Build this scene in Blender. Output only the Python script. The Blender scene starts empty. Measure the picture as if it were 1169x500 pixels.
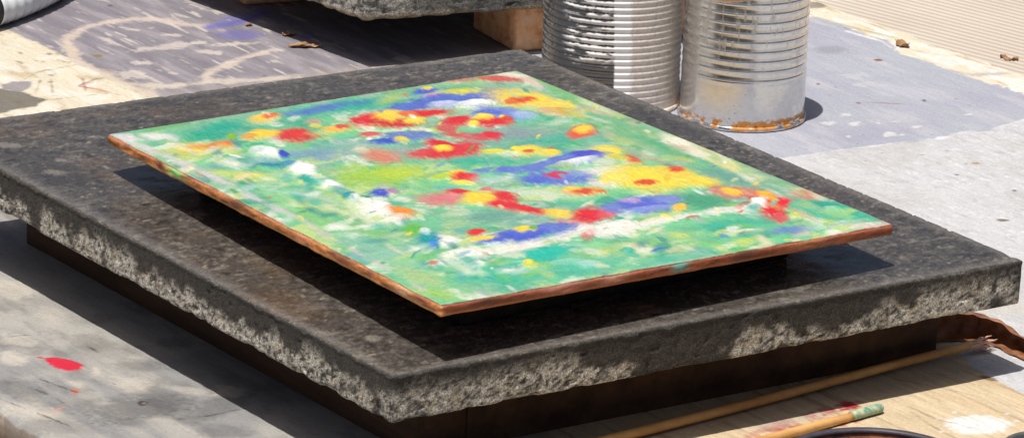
import bpy, math, random
import numpy as np
from mathutils import Vector, Matrix
R = math.radians
rng = np.random.default_rng(7)
random.seed(7)
S = bpy.context.scene
COL = S.collection

# ---------------------------------------------------------------- camera model (metres)
U = 0.6
F_PX, PITCH, ROLL = 4523.0, R(17.86), R(2.0)
ZS = 0.098                                   # top of the front slab; table top is z = 0
CAM = np.array([0.139 * U, -4.403 * U, 1.63 * U + ZS])
_fw = np.array([0, math.cos(PITCH), -math.sin(PITCH)])
_up0 = np.array([0, math.sin(PITCH), math.cos(PITCH)])
_r0 = np.array([1.0, 0, 0])
_rt = math.cos(ROLL) * _r0 + math.sin(ROLL) * _up0
_up = -math.sin(ROLL) * _r0 + math.cos(ROLL) * _up0

def at(x, y, z=0.0):
    d = _fw * F_PX + (x - 584.5) * _rt - (y - 250) * _up
    return CAM + (z - CAM[2]) / d[2] * d

def topx(X):
    d = X - CAM
    k = d @ _fw
    return 584.5 + F_PX * (d @ _rt) / k, 250 - F_PX * (d @ _up) / k

# ---------------------------------------------------------------- numpy helpers
def srgb(c):
    c = np.asarray(c, float) / 255
    return np.where(c <= .04045, c / 12.92, ((c + .055) / 1.055) ** 2.4)
KLIT = 1.66
def lit_p(c): return np.minimum(srgb(c) / (KLIT * .86), .84)
def lit(c):                                  # colour of a sunlit level surface -> its base colour
    return np.minimum(srgb(c) / KLIT, .82)

_tabs = {}
def vn(x, y, seed=0):
    if seed not in _tabs:
        _tabs[seed] = np.random.default_rng(1000 + seed).random((256, 256))
    t = _tabs[seed]
    xi = np.floor(x).astype(int); yi = np.floor(y).astype(int)
    fx = x - xi; fy = y - yi
    fx = fx * fx * (3 - 2 * fx); fy = fy * fy * (3 - 2 * fy)
    a = t[xi & 255, yi & 255]; b = t[(xi + 1) & 255, yi & 255]
    c = t[xi & 255, (yi + 1) & 255]; d = t[(xi + 1) & 255, (yi + 1) & 255]
    return (a * (1 - fx) + b * fx) * (1 - fy) + (c * (1 - fx) + d * fx) * fy
def fbm(x, y, seed=0, octv=4):
    s = 0; a = .5; n = 0
    for i in range(octv):
        s = s + a * vn(x * 2 ** i + 17.3 * i, y * 2 ** i + 5.1 * i, seed + i); n += a; a *= .55
    return s / n
def sm(a, b, x):
    t = np.clip((x - a) / (b - a), 0, 1)
    return t * t * (3 - 2 * t)
def mixc(c, col, m):
    return c * (1 - m[:, None]) + np.asarray(col) * m[:, None]
def d_ell(x, y, cx, cy, rx, ry, ang=0):
    a = R(ang); dx = x - cx; dy = y - cy
    u = dx * math.cos(a) + dy * math.sin(a); v = -dx * math.sin(a) + dy * math.cos(a)
    return np.sqrt((u / rx) ** 2 + (v / ry) ** 2)
def d_line(x, y, pts, ys=3.2):
    best = np.full(x.shape, 1e9)
    for (x0, y0), (x1, y1) in zip(pts[:-1], pts[1:]):
        ax, ay, bx, by = x0, y0 * ys, x1, y1 * ys
        dx, dy = bx - ax, by - ay
        t = np.clip(((x - ax) * dx + (y * ys - ay) * dy) / (dx * dx + dy * dy + 1e-9), 0, 1)
        best = np.minimum(best, np.hypot(x - ax - t * dx, y * ys - ay - t * dy))
    return best
def d_poly(x, y, pts, ys=3.2):
    d = d_line(x, y, pts + [pts[0]], ys)
    ins = np.zeros(x.shape, bool)
    n = len(pts)
    for i in range(n):
        x0, y0 = pts[i]; x1, y1 = pts[(i + 1) % n]
        if y0 == y1: continue
        c = ((y0 > y) != (y1 > y)) & (x < (x1 - x0) * (y - y0) / (y1 - y0) + x0)
        ins ^= c
    return np.where(ins, -d, d)

# ---------------------------------------------------------------- bpy helpers
def tag(o, label=None, cat=None, group=None, kind=None):
    if label: o['label'] = label
    if cat: o['category'] = cat
    if group: o['group'] = group
    if kind: o['kind'] = kind
    return o
def empty(name, loc, label, cat, group=None):
    o = bpy.data.objects.new(name, None); COL.objects.link(o)
    o.location = loc; o.empty_display_size = .05
    return tag(o, label, cat, group)
def link(name, me, mat=None, parent=None, smooth=True):
    if mat and not me.materials: me.materials.append(mat)
    if smooth: me.polygons.foreach_set('use_smooth', [True] * len(me.polygons))
    o = bpy.data.objects.new(name, me); COL.objects.link(o)
    if parent is not None:
        o.parent = parent
        o.matrix_parent_inverse = Matrix.Translation(-Vector(parent.location))
    return o
def mesh_np(name, V, Q, rgba=None):
    me = bpy.data.meshes.new(name)
    V = np.ascontiguousarray(V, np.float32); Q = np.ascontiguousarray(Q, np.int32)
    k = Q.shape[1]
    me.vertices.add(len(V)); me.vertices.foreach_set('co', V.ravel())
    me.loops.add(Q.size); me.loops.foreach_set('vertex_index', Q.ravel())
    me.polygons.add(len(Q)); me.polygons.foreach_set('loop_start', np.arange(0, Q.size, k, dtype=np.int32))
    me.update(calc_edges=True); me.validate()
    if rgba is not None:
        at_ = me.color_attributes.new('Col', 'FLOAT_COLOR', 'POINT')
        at_.data.foreach_set('color', np.ascontiguousarray(rgba, np.float32).ravel())
    return me
def grid_q(nu, nv, wrap=False, off=0):
    i = np.arange(nu if wrap else nu - 1); j = np.arange(nv - 1)
    I, J = np.meshgrid(i, j, indexing='ij')
    I2 = (I + 1) % nu
    return (off + np.stack([I * nv + J, I2 * nv + J, I2 * nv + J + 1, I * nv + J + 1], -1)).reshape(-1, 4)

def box_lattice(xs, ys, zs):
    """surface of a lattice box: local coords and quads"""
    nx, ny, nz = len(xs), len(ys), len(zs)
    keep = np.zeros((nx, ny, nz), bool)
    keep[[0, -1]] = True; keep[:, [0, -1]] = True; keep[:, :, [0, -1]] = True
    idx = np.full((nx, ny, nz), -1); idx[keep] = np.arange(keep.sum())
    G = np.stack(np.meshgrid(xs, ys, zs, indexing='ij'), -1)[keep]
    q = []
    def face(a, flip):
        f = np.stack([a[:-1, :-1], a[1:, :-1], a[1:, 1:], a[:-1, 1:]], -1).reshape(-1, 4)
        q.append(f[:, ::-1] if flip else f)
    face(idx[:, :, -1], False); face(idx[:, :, 0], True)
    face(idx[0], True); face(idx[-1], False)
    face(idx[:, 0], False); face(idx[:, -1], True)
    return G, np.concatenate(q)
def round_box(G, lo, hi, r):
    lo = np.array(lo); hi = np.array(hi)
    c = np.clip(G, lo + r, hi - r)
    d = G - c; n = np.linalg.norm(d, axis=1, keepdims=True)
    N = np.where(n > 1e-9, d / np.maximum(n, 1e-9), 0)
    return np.where(n > 1e-9, c + N * r, G), N
def axis_pts(L, step, r):
    e = np.array([0, .12, .3, .55, 1.0]) * r
    m = np.linspace(r, L - r, max(2, int((L - 2 * r) / step) + 1))[1:-1]
    return np.concatenate([e, m, L - e[::-1]])
def bil(q, s, t):
    q = [np.array(p[:2]) for p in q]
    s = s[:, None]; t = t[:, None]
    return q[0] * (1 - s) * (1 - t) + q[1] * s * (1 - t) + q[2] * s * t + q[3] * (1 - s) * t

def tube(path, rad, seg=20, caps=True):
    P = np.array(path, float); n = len(P)
    rad = np.broadcast_to(np.asarray(rad, float), (n,))
    T = np.gradient(P, axis=0); T /= np.linalg.norm(T, axis=1, keepdims=True)
    ref = np.array([0, 0, 1.0]) if abs(T[0][2]) < .9 else np.array([1.0, 0, 0])
    A = np.cross(T, ref); A /= np.linalg.norm(A, axis=1, keepdims=True)
    B = np.cross(A, T)
    th = np.linspace(0, 2 * np.pi, seg, endpoint=False)
    V = P[:, None] + rad[:, None, None] * (np.cos(th)[None, :, None] * A[:, None] + np.sin(th)[None, :, None] * B[:, None])
    V = V.transpose(1, 0, 2).reshape(-1, 3)
    Q = grid_q(seg, n, True)
    if caps:
        V = np.concatenate([V, P[:1], P[-1:]])
        a, b = len(V) - 2, len(V) - 1
        i = np.arange(seg); j = (i + 1) % seg
        Q = np.concatenate([Q, np.stack([np.full(seg, a), j * n, i * n, np.full(seg, a)], -1),
                            np.stack([np.full(seg, b), i * n + n - 1, j * n + n - 1, np.full(seg, b)], -1)])
    return V, Q
def mesh_any(name, V, Q, rgba=None):
    """quads that may have collapsed to triangles (first == last index)"""
    tri = Q[:, 0] == Q[:, 3]
    if not tri.any(): return mesh_np(name, V, Q, rgba)
    me = bpy.data.meshes.new(name)
    me.from_pydata([tuple(v) for v in V], [], [tuple(f) for f in Q[~tri]] + [tuple(f[:3]) for f in Q[tri]])
    me.update()
    if rgba is not None:
        a = me.color_attributes.new('Col', 'FLOAT_COLOR', 'POINT')
        a.data.foreach_set('color', np.ascontiguousarray(rgba, np.float32).ravel())
    return me

# ---------------------------------------------------------------- materials
def new_mat(name):
    m = bpy.data.materials.new(name); m.use_nodes = True
    nt = m.node_tree
    return m, nt, nt.nodes['Principled BSDF']
def node(nt, t, **kw):
    n = nt.nodes.new(t)
    for k, v in kw.items():
        if k in n.inputs: n.inputs[k].default_value = v
        else: setattr(n, k, v)
    return n
def noise(nt, scale, detail=4, rough=.6, vec=None, stretch=None, rot=0):
    n = node(nt, 'ShaderNodeTexNoise', Scale=scale, Detail=detail, Roughness=rough)
    tc = node(nt, 'ShaderNodeTexCoord')
    if stretch:
        mp0 = node(nt, 'ShaderNodeMapping'); mp0.inputs['Rotation'].default_value = (0, 0, rot)
        nt.links.new(tc.outputs['Object'], mp0.inputs['Vector'])
        mp = node(nt, 'ShaderNodeMapping'); mp.inputs['Scale'].default_value = stretch
        nt.links.new(mp0.outputs[0], mp.inputs['Vector'])
        nt.links.new(mp.outputs[0], n.inputs['Vector'])
    else: nt.links.new(tc.outputs['Object'], n.inputs['Vector'])
    return n
def ramp(nt, src, stops):
    r = node(nt, 'ShaderNodeValToRGB'); e = r.color_ramp.elements
    while len(e) < len(stops): e.new(.5)
    for k, (p, c) in zip(e, stops):
        k.position = p; k.color = (*c, 1) if len(c) == 3 else c
    nt.links.new(src, r.inputs[0]); return r
def mixn(nt, a, b, fac, mode='MIX'):
    m = node(nt, 'ShaderNodeMix', data_type='RGBA', blend_type=mode)
    for s, v in ((0, fac), (6, a), (7, b)):
        if hasattr(v, 'is_output'): nt.links.new(v, m.inputs[s])
        else: m.inputs[s].default_value = v if s == 0 else (*v, 1)
    return m.outputs[2]
def bump(nt, b, src, dist, strength=1, prev=None):
    n = node(nt, 'ShaderNodeBump', Strength=strength, Distance=dist)
    nt.links.new(src, n.inputs['Height'])
    if prev: nt.links.new(prev.outputs[0], n.inputs['Normal'])
    nt.links.new(n.outputs[0], b.inputs['Normal']); return n
def attr_mat(name, rough=.6, spec=.4, fine=None, amt=.25, bumps=(), metallic=0.0, coat=0.0):
    m, nt, b = new_mat(name)
    a = node(nt, 'ShaderNodeVertexColor', layer_name='Col')
    out = a.outputs['Color']
    for (sc, am, det) in (fine or []):
        n = noise(nt, sc, det)
        r = ramp(nt, n.outputs[0], [(.33, (1 - am,) * 3), (.67, (1 + am,) * 3)])
        out = mixn(nt, out, r.outputs[0], 1.0, 'MULTIPLY')
    nt.links.new(out, b.inputs['Base Color'])
    b.inputs['Roughness'].default_value = rough; b.inputs['Specular IOR Level'].default_value = spec
    b.inputs['Metallic'].default_value = metallic; b.inputs['Coat Weight'].default_value = coat
    p = None
    for (sc, di, st) in bumps:
        n = noise(nt, sc, 5, .65); p = bump(nt, b, n.outputs[0], di, st, p)
    return m, nt, b, a
def simple_mat(name, c1, c2, scale, rough=.6, spec=.4, bmp=(60, .001, .5), stretch=None, rot=0, stops=(.35, .65), metallic=0):
    m, nt, b = new_mat(name)
    n = noise(nt, scale, 6, .65, stretch=stretch, rot=rot)
    r = ramp(nt, n.outputs[0], [(stops[0], c1), (stops[1], c2)])
    nt.links.new(r.outputs[0], b.inputs['Base Color'])
    b.inputs['Roughness'].default_value = rough; b.inputs['Specular IOR Level'].default_value = spec
    b.inputs['Metallic'].default_value = metallic
    n2 = noise(nt, bmp[0], 6, .65, stretch=stretch, rot=rot); bump(nt, b, n2.outputs[0], bmp[1], bmp[2])
    return m

# ================================================================ layout
SQ_PX = dict(L=(-92, 146), F=(447, 430), R=(1170, 297), B=(594, 55))
SL = {k: at(*v, ZS) for k, v in SQ_PX.items()}
HB = ZS + 0.0450                             # top of the painted panel
HC = dict(L=ZS + .034, F=ZS + .045, R=ZS + .036, B=ZS + .025)
PL = {k: at(*v, HC[k]) for k, v in dict(L=(122, 153), F=(503, 349), R=(1021, 256), B=(590, 80)).items()}
def hpl(s, t): return HC['F'] + (HC['R'] - HC['F']) * s + (HC['L'] - HC['F']) * t
u_dir = (SL['F'] - SL['L'])[:2] + (SL['R'] - SL['B'])[:2]; u_dir /= np.linalg.norm(u_dir)   # towards the camera, to the right
v_dir = np.array([-u_dir[1], u_dir[0]])
UANG = math.atan2(u_dir[1], u_dir[0])

# ---------------------------------------------------------------- work table
def uv_of(P): return float(P[:2] @ u_dir), float(P[:2] @ v_dir)
v_front = uv_of(at(26, 485))[1]              # front-left edge of the table top
v_back = uv_of(at(1055, 44))[1]              # back-right edge
if v_front > v_back: v_front, v_back = v_back, v_front
u_min = min(uv_of(at(0, -40))[0], uv_of(at(0, 500))[0]) - .35
u_max = max(uv_of(at(1169, 500))[0], uv_of(at(1169, 60))[0]) + .25
print('table', u_min, u_max, v_front, v_back)
EDGE = (v_front, v_back)

def paint_table(x, y, u, v):
    n = len(x)
    yy = y * 3.2
    w1 = fbm(x / 22, yy / 22, 3) - .5; w2 = fbm(x / 5, yy / 5, 8) - .5
    g1 = fbm(u * 15, v * 95, 20, 3)            # streaks along the boards
    g2 = fbm(u * 45, v * 220, 24, 2)
    gb = fbm(u * 7, v * 9, 29)
    spk = vn(u * 420, v * 420, 33)
    # --- base regions
    blue = lit((191, 194, 205)); viol = lit((152, 147, 154)); grey = lit((164, 163, 162)); wood = lit((238, 217, 182))
    backleft = sm(-14, 14, (136 - .138 * x) - y + 4) * sm(30, -30, x - 620)
    right = sm(560, 620, x) * sm(-30, 30, (62 + .42 * (x - 600)) - y + 40)
    frontl = sm(40, -40, x - 620)
    C = np.tile(wood, (n, 1)); W = np.ones(n)
    C *= (.86 + .28 * g1)[:, None]; 
    C = mixc(C, lit((205, 168, 120)), sm(.56, .72, g1) * .25)
    C = mixc(C, lit((140, 105, 70)), sm(.66, .74, fbm(u * 9, v * 150, 41, 2)) * .35)
    m = frontl * (1 - backleft)
    C = mixc(C, grey * 1.0, m); W = W * (1 - m * .75)
    mm = m * sm(.46, .62, gb + .25 * (g1 - .5)); C = mixc(C, lit((200, 195, 186)), mm * .7)
    mm = m * sm(.50, .75, fbm(u * 26, v * 40, 50)); C = mixc(C, lit((122, 119, 116)), mm * .5)
    mm = m * sm(.55, .75, g1); C = mixc(C, lit((190, 184, 176)), mm * .25)
    C = mixc(C, viol, backleft); W = W * (1 - backleft * .75)
    mm = backleft * sm(.48, .70, g1); C = mixc(C, lit((182, 174, 180)), mm * .6)
    mm = backleft * sm(.48, .30, g1); C = mixc(C, lit((134, 127, 138)), mm * .5)
    mm = backleft * sm(.70, .80, fbm(u * 26, v * 150, 60)); C = mixc(C, lit((222, 208, 196)), mm * .55)
    sc = sm(.74, .82, fbm(u * 32, v * 190, 61, 2)) * sm(.35, .6, fbm(u * 9, v * 9, 63))
    C = mixc(C, lit((226, 216, 208)), backleft * sc * .8)
    C = mixc(C, blue, right); W = W * (1 - right * .9)
    mm = right * sm(.45, .65, gb); C = mixc(C, lit((184, 184, 200)), mm * .6)
    mm = right * sm(.52, .72, fbm(u * 12, v * 60, 66)); C = mixc(C, lit((210, 208, 214)), mm * .6)

    def ell(cx, cy, rx, ry, col, ang=0, soft=.35, a=1.0, wv=.5):
        nonlocal C
        k = np.where((abs(x - cx) < (rx + ry) * 2.2 + 4) & (abs(y - cy) < (rx + ry) * 1.6 + 3))[0]
        if not len(k): return
        d = d_ell(x[k], y[k], cx, cy, rx, ry, ang) + wv * (w1[k] + w2[k])
        C[k] = mixc(C[k], lit(col), a * sm(1 + soft / 2, 1 - soft / 2, d))
    def line(pts, wd, col, soft=3, a=1.0, wv=8, brk=0):
        nonlocal C
        xs = [p[0] for p in pts]; ys = [p[1] for p in pts]
        k = np.where((x > min(xs) - 30) & (x < max(xs) + 30) & (y > min(ys) - 12) & (y < max(ys) + 12))[0]
        if not len(k): return
        d = d_line(x[k], y[k], pts) + wv * (w1[k] + .6 * w2[k])
        mm = sm(wd / 2 + soft, wd / 2 - soft, d)
        if brk: mm = mm * sm(brk - .08, brk + .08, g1[k] * .6 + w2[k] + .5 - .3)
        C[k] = mixc(C[k], lit(col), a * mm)
    def poly(pts, col, soft=3, a=1.0, wv=10, brk=0, wd=None):
        nonlocal C, W
        d = d_poly(x, y, pts) + wv * (w1 + .7 * w2)
        mm = sm(soft, -soft, d) * a
        if brk: mm = mm * sm(brk - .1, brk + .1, g1 * .5 + .5 * gb)
        C = mixc(C, lit(col) * (.95 + .1 * g1)[:, None], mm)
        if wd is not None: W = W * (1 - mm) + wd * mm
        return mm
    # --- back left: bare cream wood, its stains, the swirls of cream paint
    poly([(-260, -30), (-60, 8), (0, 31), (42, 49), (75, 65), (92, 70), (110, 80), (150, 97), (200, 118), (140, 150), (-260, 230)], (240, 230, 206), 2, 1, 7, wd=.4)
    line([(150, 96), (185, 99), (230, 95), (290, 92), (340, 88)], 14, (228, 216, 198), 5, .85, 16)
    k = (x < 330) & (y < 150)
    cre = sm(.0, .1, C[:, 0] - C[:, 2] - .06) * k
    C = mixc(C, lit((206, 180, 140)), cre * sm(.55, .72, fbm(u * 22, v * 70, 71)) * .6)
    C = mixc(C, lit((150, 122, 84)), cre * sm(.70, .76, fbm(u * 60, v * 90, 73)) * .7)
    C = mixc(C, lit((250, 244, 232)), cre * sm(.5, .66, fbm(u * 40, v * 60, 75)) * .7)
    poly([(-40, 100), (0, 102), (28, 106), (54, 114), (40, 122), (10, 127), (-40, 140)], (128, 123, 112), 2, .95, 8, wd=.4)
    poly([(2, 97), (14, 93), (36, 93), (37, 99), (24, 105), (4, 102)], (160, 152, 158), 2, .9, 5, wd=.3)
    for p in ([(-10, 118), (30, 116), (60, 114), (110, 108)], [(25, 92), (45, 82), (88, 74)], [(90, 98), (110, 90), (150, 86)], [(40, 108), (46, 92)], [(60, 106), (58, 88)], [(98, 104), (94, 90)]):
        line(p, 1.2, (120, 96, 66), 1.4, .7, 4)
    line([(92, 99), (110, 102), (138, 109)], 2.2, (214, 96, 88), 1.5, .8, 3); line([(92, 98), (106, 94)], 2, (220, 130, 110), 1.5, .7, 3)
    sw = (226, 208, 196)
    line([(96, 74), (84, 64), (76, 53), (80, 42), (96, 32), (120, 26), (152, 22), (180, 23), (212, 28), (242, 31)], 13, sw, 5, .85, 20)
    line([(84, 62), (76, 52), (80, 43)], 16, (226, 208, 190), 5, .8, 20)
    line([(96, 74), (120, 84), (150, 98), (175, 108)], 14, (222, 206, 190), 5, .8, 14)
    line([(242, 31), (262, 28), (284, 22), (300, 15)], 18, (112, 110, 190), 7, .85, 12)
    line([(250, 24), (280, 16), (310, 8)], 10, (128, 126, 190), 6, .7, 12)
    line([(300, 61), (280, 66), (260, 74), (240, 82), (231, 88), (245, 94)], 13, (228, 212, 198), 5, .85, 18)
    line([(245, 93), (290, 91), (340, 86)], 10, (214, 202, 196), 5, .7, 12)
    ell(272, 40, 26, 6, (120, 116, 178), 0, .7, .75); ell(352, 42, 8, 3, (110, 106, 180), 0, .6, .6)
    for (a, b, c, d, e) in [(190, 54, 30, 3, -6), (164, 72, 12, 2.2, 0), (124, 47, 13, 2.2, 24), (240, 60, 20, 2, 2), (275, 50, 26, 2, -3), (150, 86, 14, 4, 0), (168, 17, 14, 1.2, 28), (150, 34, 10, 1.5, 8), (196, 40, 9, 1.4, 5), (228, 49, 9, 1.8, 0), (120, 58, 8, 1.2, 26), (173, 90, 18, 1.2, 24), (198, 84, 8, 2, 10), (250, 14, 9, 1.4, 8), (310, 58, 12, 1.6, -4), (225, 8, 12, 1.4, 20), (264, 71, 6, 1, 0)]:
        ell(a, b, c, d, (228, 216, 206), e, .8, .7, 1.8)
    ell(112, 64, 5, 1.5, (150, 130, 60), 0, .5, .8); ell(126, 7, 3, 1.2, (100, 100, 116), 0, .6, .8)
    # --- right: paint flecks, the paler ground with its ragged edge, the worn back edge
    pale = poly([(890, 181), (925, 178), (962, 172), (1000, 168), (1040, 162), (1066, 159), (1086, 154), (1130, 149), (1169, 138), (1300, 105), (1500, 620), (1110, 420), (960, 215)], (221, 221, 223), 1.6, 1, 9, wd=.15)
    C = mixc(C, lit((240, 240, 240)), pale * sm(.60, .74, fbm(u * 130, v * 240, 80)) * .7)
    C = mixc(C, lit((196, 196, 198)), pale * sm(.58, .74, fbm(u * 90, v * 190, 84)) * .6)
    C = mixc(C, lit((200, 196, 192)), pale * sm(.5, .7, gb) * .4)
    line([(915, 178), (962, 171), (1000, 167), (1040, 161), (1066, 158), (1086, 153), (1130, 148), (1169, 137)], 1.5, (246, 246, 246), 2, .75, 9)
    ell(1000, 150, 60, 9, (178, 178, 194), -8, .8, .5)
    ell(1075, 158, 9, 2.5, (250, 250, 250), -4, .5, .9, 1)
    for (a, b, c, d) in [(965, 131, 6, 2.2), (947, 141, 8, 2.6), (978, 141, 10, 3.2), (1003, 140, 3, 1.6), (1045, 145, 7, 2), (1015, 153, 6, 2.4), (1104, 131, 5, 1.6), (969, 156, 3, 1.4), (1026, 139, 7, 1), (1030, 154, 3, 1.2), (975, 87, 16, 4), (985, 97, 20, 4)]:
        ell(a, b, c * .8, d * .75, (246, 244, 240), 0, .5, .65 if d < 3.5 else .25, 2.4)
    ell(947, 57, 16, 4, (150, 150, 156), 0, .9, .5); ell(1040, 106, 40, 6, (206, 205, 216), 10, .9, .6)
    for (a, b, c, d, col) in [(1003, 69, 5, 1.4, (150, 100, 70)), (1055, 115, 2, 1.2, (80, 70, 64)), (980, 118, 3, 1.2, (150, 110, 84)), (1092, 200, 2, 1, (90, 84, 80)), (1114, 187, 5, 1.2, (190, 160, 120)), (1145, 252, 7, 1.4, (130, 112, 96)), (1010, 118, 22, .7, (172, 160, 156)), (934, 96, 2, 1.2, (120, 90, 70)), (1158, 218, 2, 1, (100, 96, 92))]:
        ell(a, b, c, d, col, 3, .4, .9, .5)
    edge_in = [(900, 0), (925, 18), (965, 30), (1010, 47), (1022, 58), (1050, 69), (1090, 83), (1169, 107), (1300, 150), (1500, 200), (1400, 80), (1100, 20), (930, -40), (880, -20)]
    wb = poly(edge_in, (250, 238, 214), 2, 1, 12, wd=.8)
    C = mixc(C, lit((255, 253, 248)), wb * sm(.45, .62, fbm(u * 50, v * 80, 90)) * .8)
    C = mixc(C, lit((214, 182, 132)), wb * sm(.62, .74, fbm(u * 22, v * 160, 94)) * .7)
    line([(930, 20), (975, 32), (1024, 44)], 3, (176, 184, 140), 2, .7, 5); line([(966, 36), (1006, 47), (1018, 55)], 4, (250, 248, 244), 2, .9, 4)
    line([(1080, 80), (1110, 86), (1150, 84)], 7, (196, 192, 196), 4, .7, 10)
    ell(932, 6, 14, 4, (142, 132, 116), 0, .5, .8)  # shadow beside the bare tin, painted into the table colour
    # --- front left: soft dark blots, knot, specks of orange
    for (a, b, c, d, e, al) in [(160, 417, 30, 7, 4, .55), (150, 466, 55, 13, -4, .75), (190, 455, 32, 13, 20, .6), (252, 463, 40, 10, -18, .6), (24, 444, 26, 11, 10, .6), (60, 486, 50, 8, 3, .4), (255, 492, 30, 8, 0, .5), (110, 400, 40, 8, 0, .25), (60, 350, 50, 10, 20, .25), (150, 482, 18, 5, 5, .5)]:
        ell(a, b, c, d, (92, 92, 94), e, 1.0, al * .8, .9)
    ell(163, 460, 5, 2.6, (40, 36, 34), 0, .5, .9); ell(164, 460, 2.4, 1.2, (150, 138, 124), 0, .5, .9)
    ell(86, 446, 4, 3, (222, 128, 104), 0, .6, .85, 1); line([(45, 475), (60, 470), (72, 464)], 2.4, (226, 150, 124), 2, .7, 6)
    for (a, b, c, d, al) in [(14, 408, 16, 8, .7), (20, 388, 22, 6, .5), (30, 468, 30, 7, .6), (150, 438, 22, 8, .6), (88, 438, 10, 4, .5), (10, 330, 30, 10, .6), (60, 360, 16, 10, .3), (262, 446, 18, 6, .5), (110, 424, 5, 4, .6), (215, 445, 30, 4, .4), (60, 320, 24, 8, .35)]:
        ell(a, b, c, d, (226, 217, 202), 8, .9, al, 1)
    for p in ([(45, 432), (66, 440), (90, 448)], [(40, 444), (60, 452), (78, 464)], [(205, 478), (240, 474), (280, 466)], [(0, 386), (30, 382)], [(100, 395), (112, 402)], [(0, 455), (40, 470), (80, 486)]):
        line(p, 1.2, (70, 62, 56), 1.5, .75, 5)
    poly([(49, 409), (62, 408), (80, 411), (97, 417), (90, 422), (76, 424), (62, 420)], (226, 34, 66), 1.5, .97, 4, wd=0)
    dab = sm(4, -6, d_poly(x, y, [(49, 409), (62, 408), (80, 411), (97, 417), (90, 422), (76, 424), (62, 420)]))
    dab = np.maximum(dab, sm(1.1, .7, d_ell(x, y, 1117, 485, 37, 11, 2)))
    for (a, b) in [(46, 408)]:
        ell(a, b, 4, .8, (226, 34, 66), 8, .4, .9, .3)
    for (a, b) in [(1070, 478), (1075, 492), (1160, 480), (1090, 470), (1150, 472)]:
        ell(a, b, 2.6, 1.1, (250, 250, 248), 0, .4, .9, .3)
    # --- front right: white blob, red smear under the brush
    ell(1117, 485, 37, 11, (253, 253, 250), 2, .25, 1, .35)
    for (a, b, c, d, al) in [(968, 463, 18, 6, .95), (936, 470, 24, 6, .8), (905, 482, 40, 7, .6), (968, 482, 16, 4, .7), (880, 492, 40, 6, .4)]:
        kk = np.where((abs(x - a) < c * 2) & (abs(y - b) < d * 2.5))[0]
        d_ = d_ell(x[kk], y[kk], a, b, c, d, -12) + .7 * w1[kk] + .9 * w2[kk]
        C[kk] = mixc(C[kk], lit((196, 52, 66)), al * sm(1.1, .6, d_) * sm(.36, .5, fbm(u[kk] * 60, v[kk] * 110, 99)))
    ell(900, 478, 44, 7, (214, 204, 190), -12, .9, .5, .9)
    ell(1140, 352, 40, 8, (222, 216, 206), 0, .9, .7); ell(1129, 432, 10, 2, (120, 84, 56), 16, .6, .8)
    for p in ([(1010, 452), (1070, 478), (1110, 490)], [(1040, 470), (1075, 492)], [(1020, 432), (1090, 446), (1169, 466)], [(1060, 425), (1120, 440)], [(930, 498), (985, 484)]):
        line(p, 1.3, (150, 110, 72), 1.5, .6, 4)
    # dirt specks everywhere
    C = mixc(C, lit((70, 62, 56)), sm(.965, .985, spk) * sm(.45, .6, gb) * .7)
    C = np.clip(C * (.93 + .14 * g2)[:, None], 0, .84)
    H = .00035 * (g1 - .5) * W + .0005 * (pale) + .0003 * (w2) * (1 - W) + .00018 * (g2 - .5) + .0011 * dab * (.8 + .5 * w2)
    e = np.minimum(v - EDGE[0], EDGE[1] - v)
    return np.c_[C, W], H, e

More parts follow.
